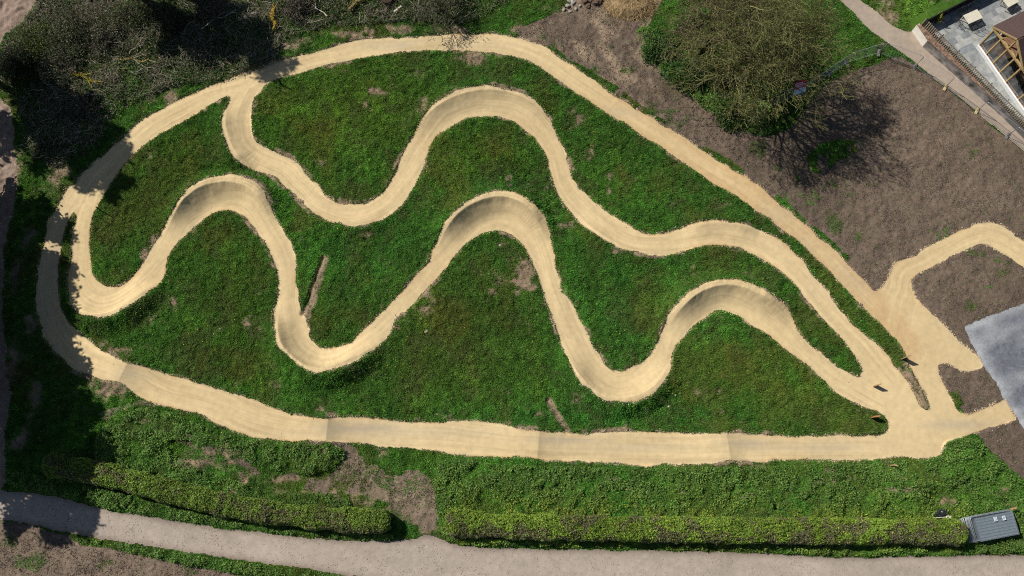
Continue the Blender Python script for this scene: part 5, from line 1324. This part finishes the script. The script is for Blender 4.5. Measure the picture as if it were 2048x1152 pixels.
# oak framed building
DW = .42
B0 = P3(1959, 90, PZ + DW); B1 = P3(2011.6, 164.8, PZ + DW); d = B1 - B0; GW = d.length; bu = d.normalized(); bv = Vector((bu.y, -bu.x, 0))
if bv.x < 0: bv = -bv
EZ = 2.55        # glazed height above the dwarf wall
root = empty('garden_building', (B0.x, B0.y, PZ), 0)
def bp(a, b, z): v = bu * a + bv * b; return (v.x, v.y, z)
TOT = GW + 6.0; DEP = 9.0
fl_ = MB(); fl_.prism([bp(.1, .1, 0)[:2], bp(TOT, .1, 0)[:2], bp(TOT, DEP, 0)[:2], bp(.1, DEP, 0)[:2]], .0, .04); fl_.build('floor', M['floor_in'], root)
dw = MB(); dw.bar(bp(-.02, -.06, DW / 2), bp(TOT, -.06, DW / 2), .16, DW - .01); dw.build('dwarf_wall', M['white'], root)
dw2 = MB(); dw2.bar(bp(-.06, .03, DW / 2), bp(-.06, DEP, DW / 2), .14, DW - .01); dw2.build('dwarf_wall', M['white'], root)
sill = MB(); sill.bar(bp(0, .11, DW + .02), bp(TOT, .11, DW + .02), .2, .06); sill.build('sill', M['brick'], root)
fr = MB(); npn = 5
for i in range(npn):
    t = GW * i / (npn - 1); w = .2 if i in (0, npn - 1) else .13; fr.bar(bp(t, .06, DW + .05), bp(t, .06, DW + EZ), w, .14)
for t in (GW + 1.9, GW + 3.8, GW + 5.9): fr.bar(bp(t, .06, DW + .05), bp(t, .06, DW + EZ), .13, .14)
for t in (1.8, 3.6, 5.4, 7.2): fr.bar(bp(0, t, DW + .05), bp(0, t, DW + EZ), .13, .14)
fr.bar(bp(-.1, .06, DW + EZ + .09), bp(TOT, .06, DW + EZ + .09), .2, .17); fr.bar(bp(0, .17, DW + EZ + .09), bp(0, DEP, DW + EZ + .09), .18, .168)
RH = 1.35; ez = DW + EZ + .18
ap = bp(GW / 2, .06, ez + RH)
fr.bar(bp(-.1, .06, ez + .02), ap, .16, .20); fr.bar(bp(GW + .1, .06, ez + .02), ap, .16, .20)
fr.bar(bp(GW / 2, .06, ez), bp(GW / 2, .06, ez + RH - .1), .13, .12); fr.bar(bp(GW * .25, .06, ez), bp(GW * .33, .06, ez + RH * .6), .1, .1); fr.bar(bp(GW * .75, .06, ez), bp(GW * .67, .06, ez + RH * .6), .1, .1)
fr.build('oak_frame', M['oak'], root)
for i in range(npn - 1):
    t0, t1 = GW * i / (npn - 1) + .09, GW * (i + 1) / (npn - 1) - .09; gp = MB(); gp.bar(bp(t0, .07, DW + .05 + EZ / 2), bp(t1, .07, DW + .05 + EZ / 2), .012, EZ - .1); gp.build('window_pane', M['glass'], root)
for (t0, t1) in ((GW + .1, GW + 1.83), (GW + 1.97, GW + 3.73), (GW + 3.87, GW + 5.8)): gp = MB(); gp.bar(bp(t0, .07, DW + .05 + EZ / 2), bp(t1, .07, DW + .05 + EZ / 2), .012, EZ - .1); gp.build('window_pane', M['glass'], root)
def slab(name, P4, th, mat):
    mb = MB(); V = [Vector(p) for p in P4]; n_ = (V[1] - V[0]).cross(V[3] - V[0]).normalized()
    if n_.z < 0: n_ = -n_
    W = [tuple(v) for v in V] + [tuple(v + n_ * th) for v in V]
    mb.add(W, [(0, 3, 2, 1), (4, 5, 6, 7), (0, 1, 5, 4), (1, 2, 6, 5), (2, 3, 7, 6), (3, 0, 4, 7)]); return mb.build(name, mat, root)
ov = .28; sl_ = RH / (GW / 2)
slab('roof', [bp(-ov, -.02, ez + .1 - ov * sl_), bp(GW / 2, -.02, ez + .12 + RH), bp(GW / 2, DEP, ez + .12 + RH), bp(-ov, DEP, ez + .1 - ov * sl_)], .1, M['tile'])
slab('roof', [bp(GW / 2 + .02, -.02, ez + .12 + RH), bp(GW + ov, -.02, ez + .1 - ov * sl_), bp(GW + ov, DEP, ez + .1 - ov * sl_), bp(GW / 2 + .02, DEP, ez + .12 + RH)], .1, M['tile'])
for rf_, (a0_, b0_) in zip([c_ for c_ in root.children if c_.name.startswith('roof')], ((-ov, GW / 2 - .01), (GW + ov, GW / 2 + .03))):
    bb = MB(); z0_ = ez + .17 - ov * sl_; z1_ = ez + .17 + RH; bb.bar(bp(a0_, -.05, z0_), bp(b0_, -.05, z1_), .05, .16); bb.build('barge_board', M['oak'], rf_)
slab('flat_roof', [bp(GW + ov + .05, -.1, ez + .02), bp(TOT + .1, -.1, ez + .02), bp(TOT + .1, DEP, ez + .2), bp(GW + ov + .05, DEP, ez + .2)], .08, M['tile'])
bw = MB(); bw.bar(bp(-.02, DEP, 1.5), bp(TOT, DEP, 1.5), .15, 3.0); bw.build('rear_wall', M['render_w'], root)
tag(root, 'oak framed glazed garden building with brown gabled roof on the terrace', 'building')
print('SCENE DONE')
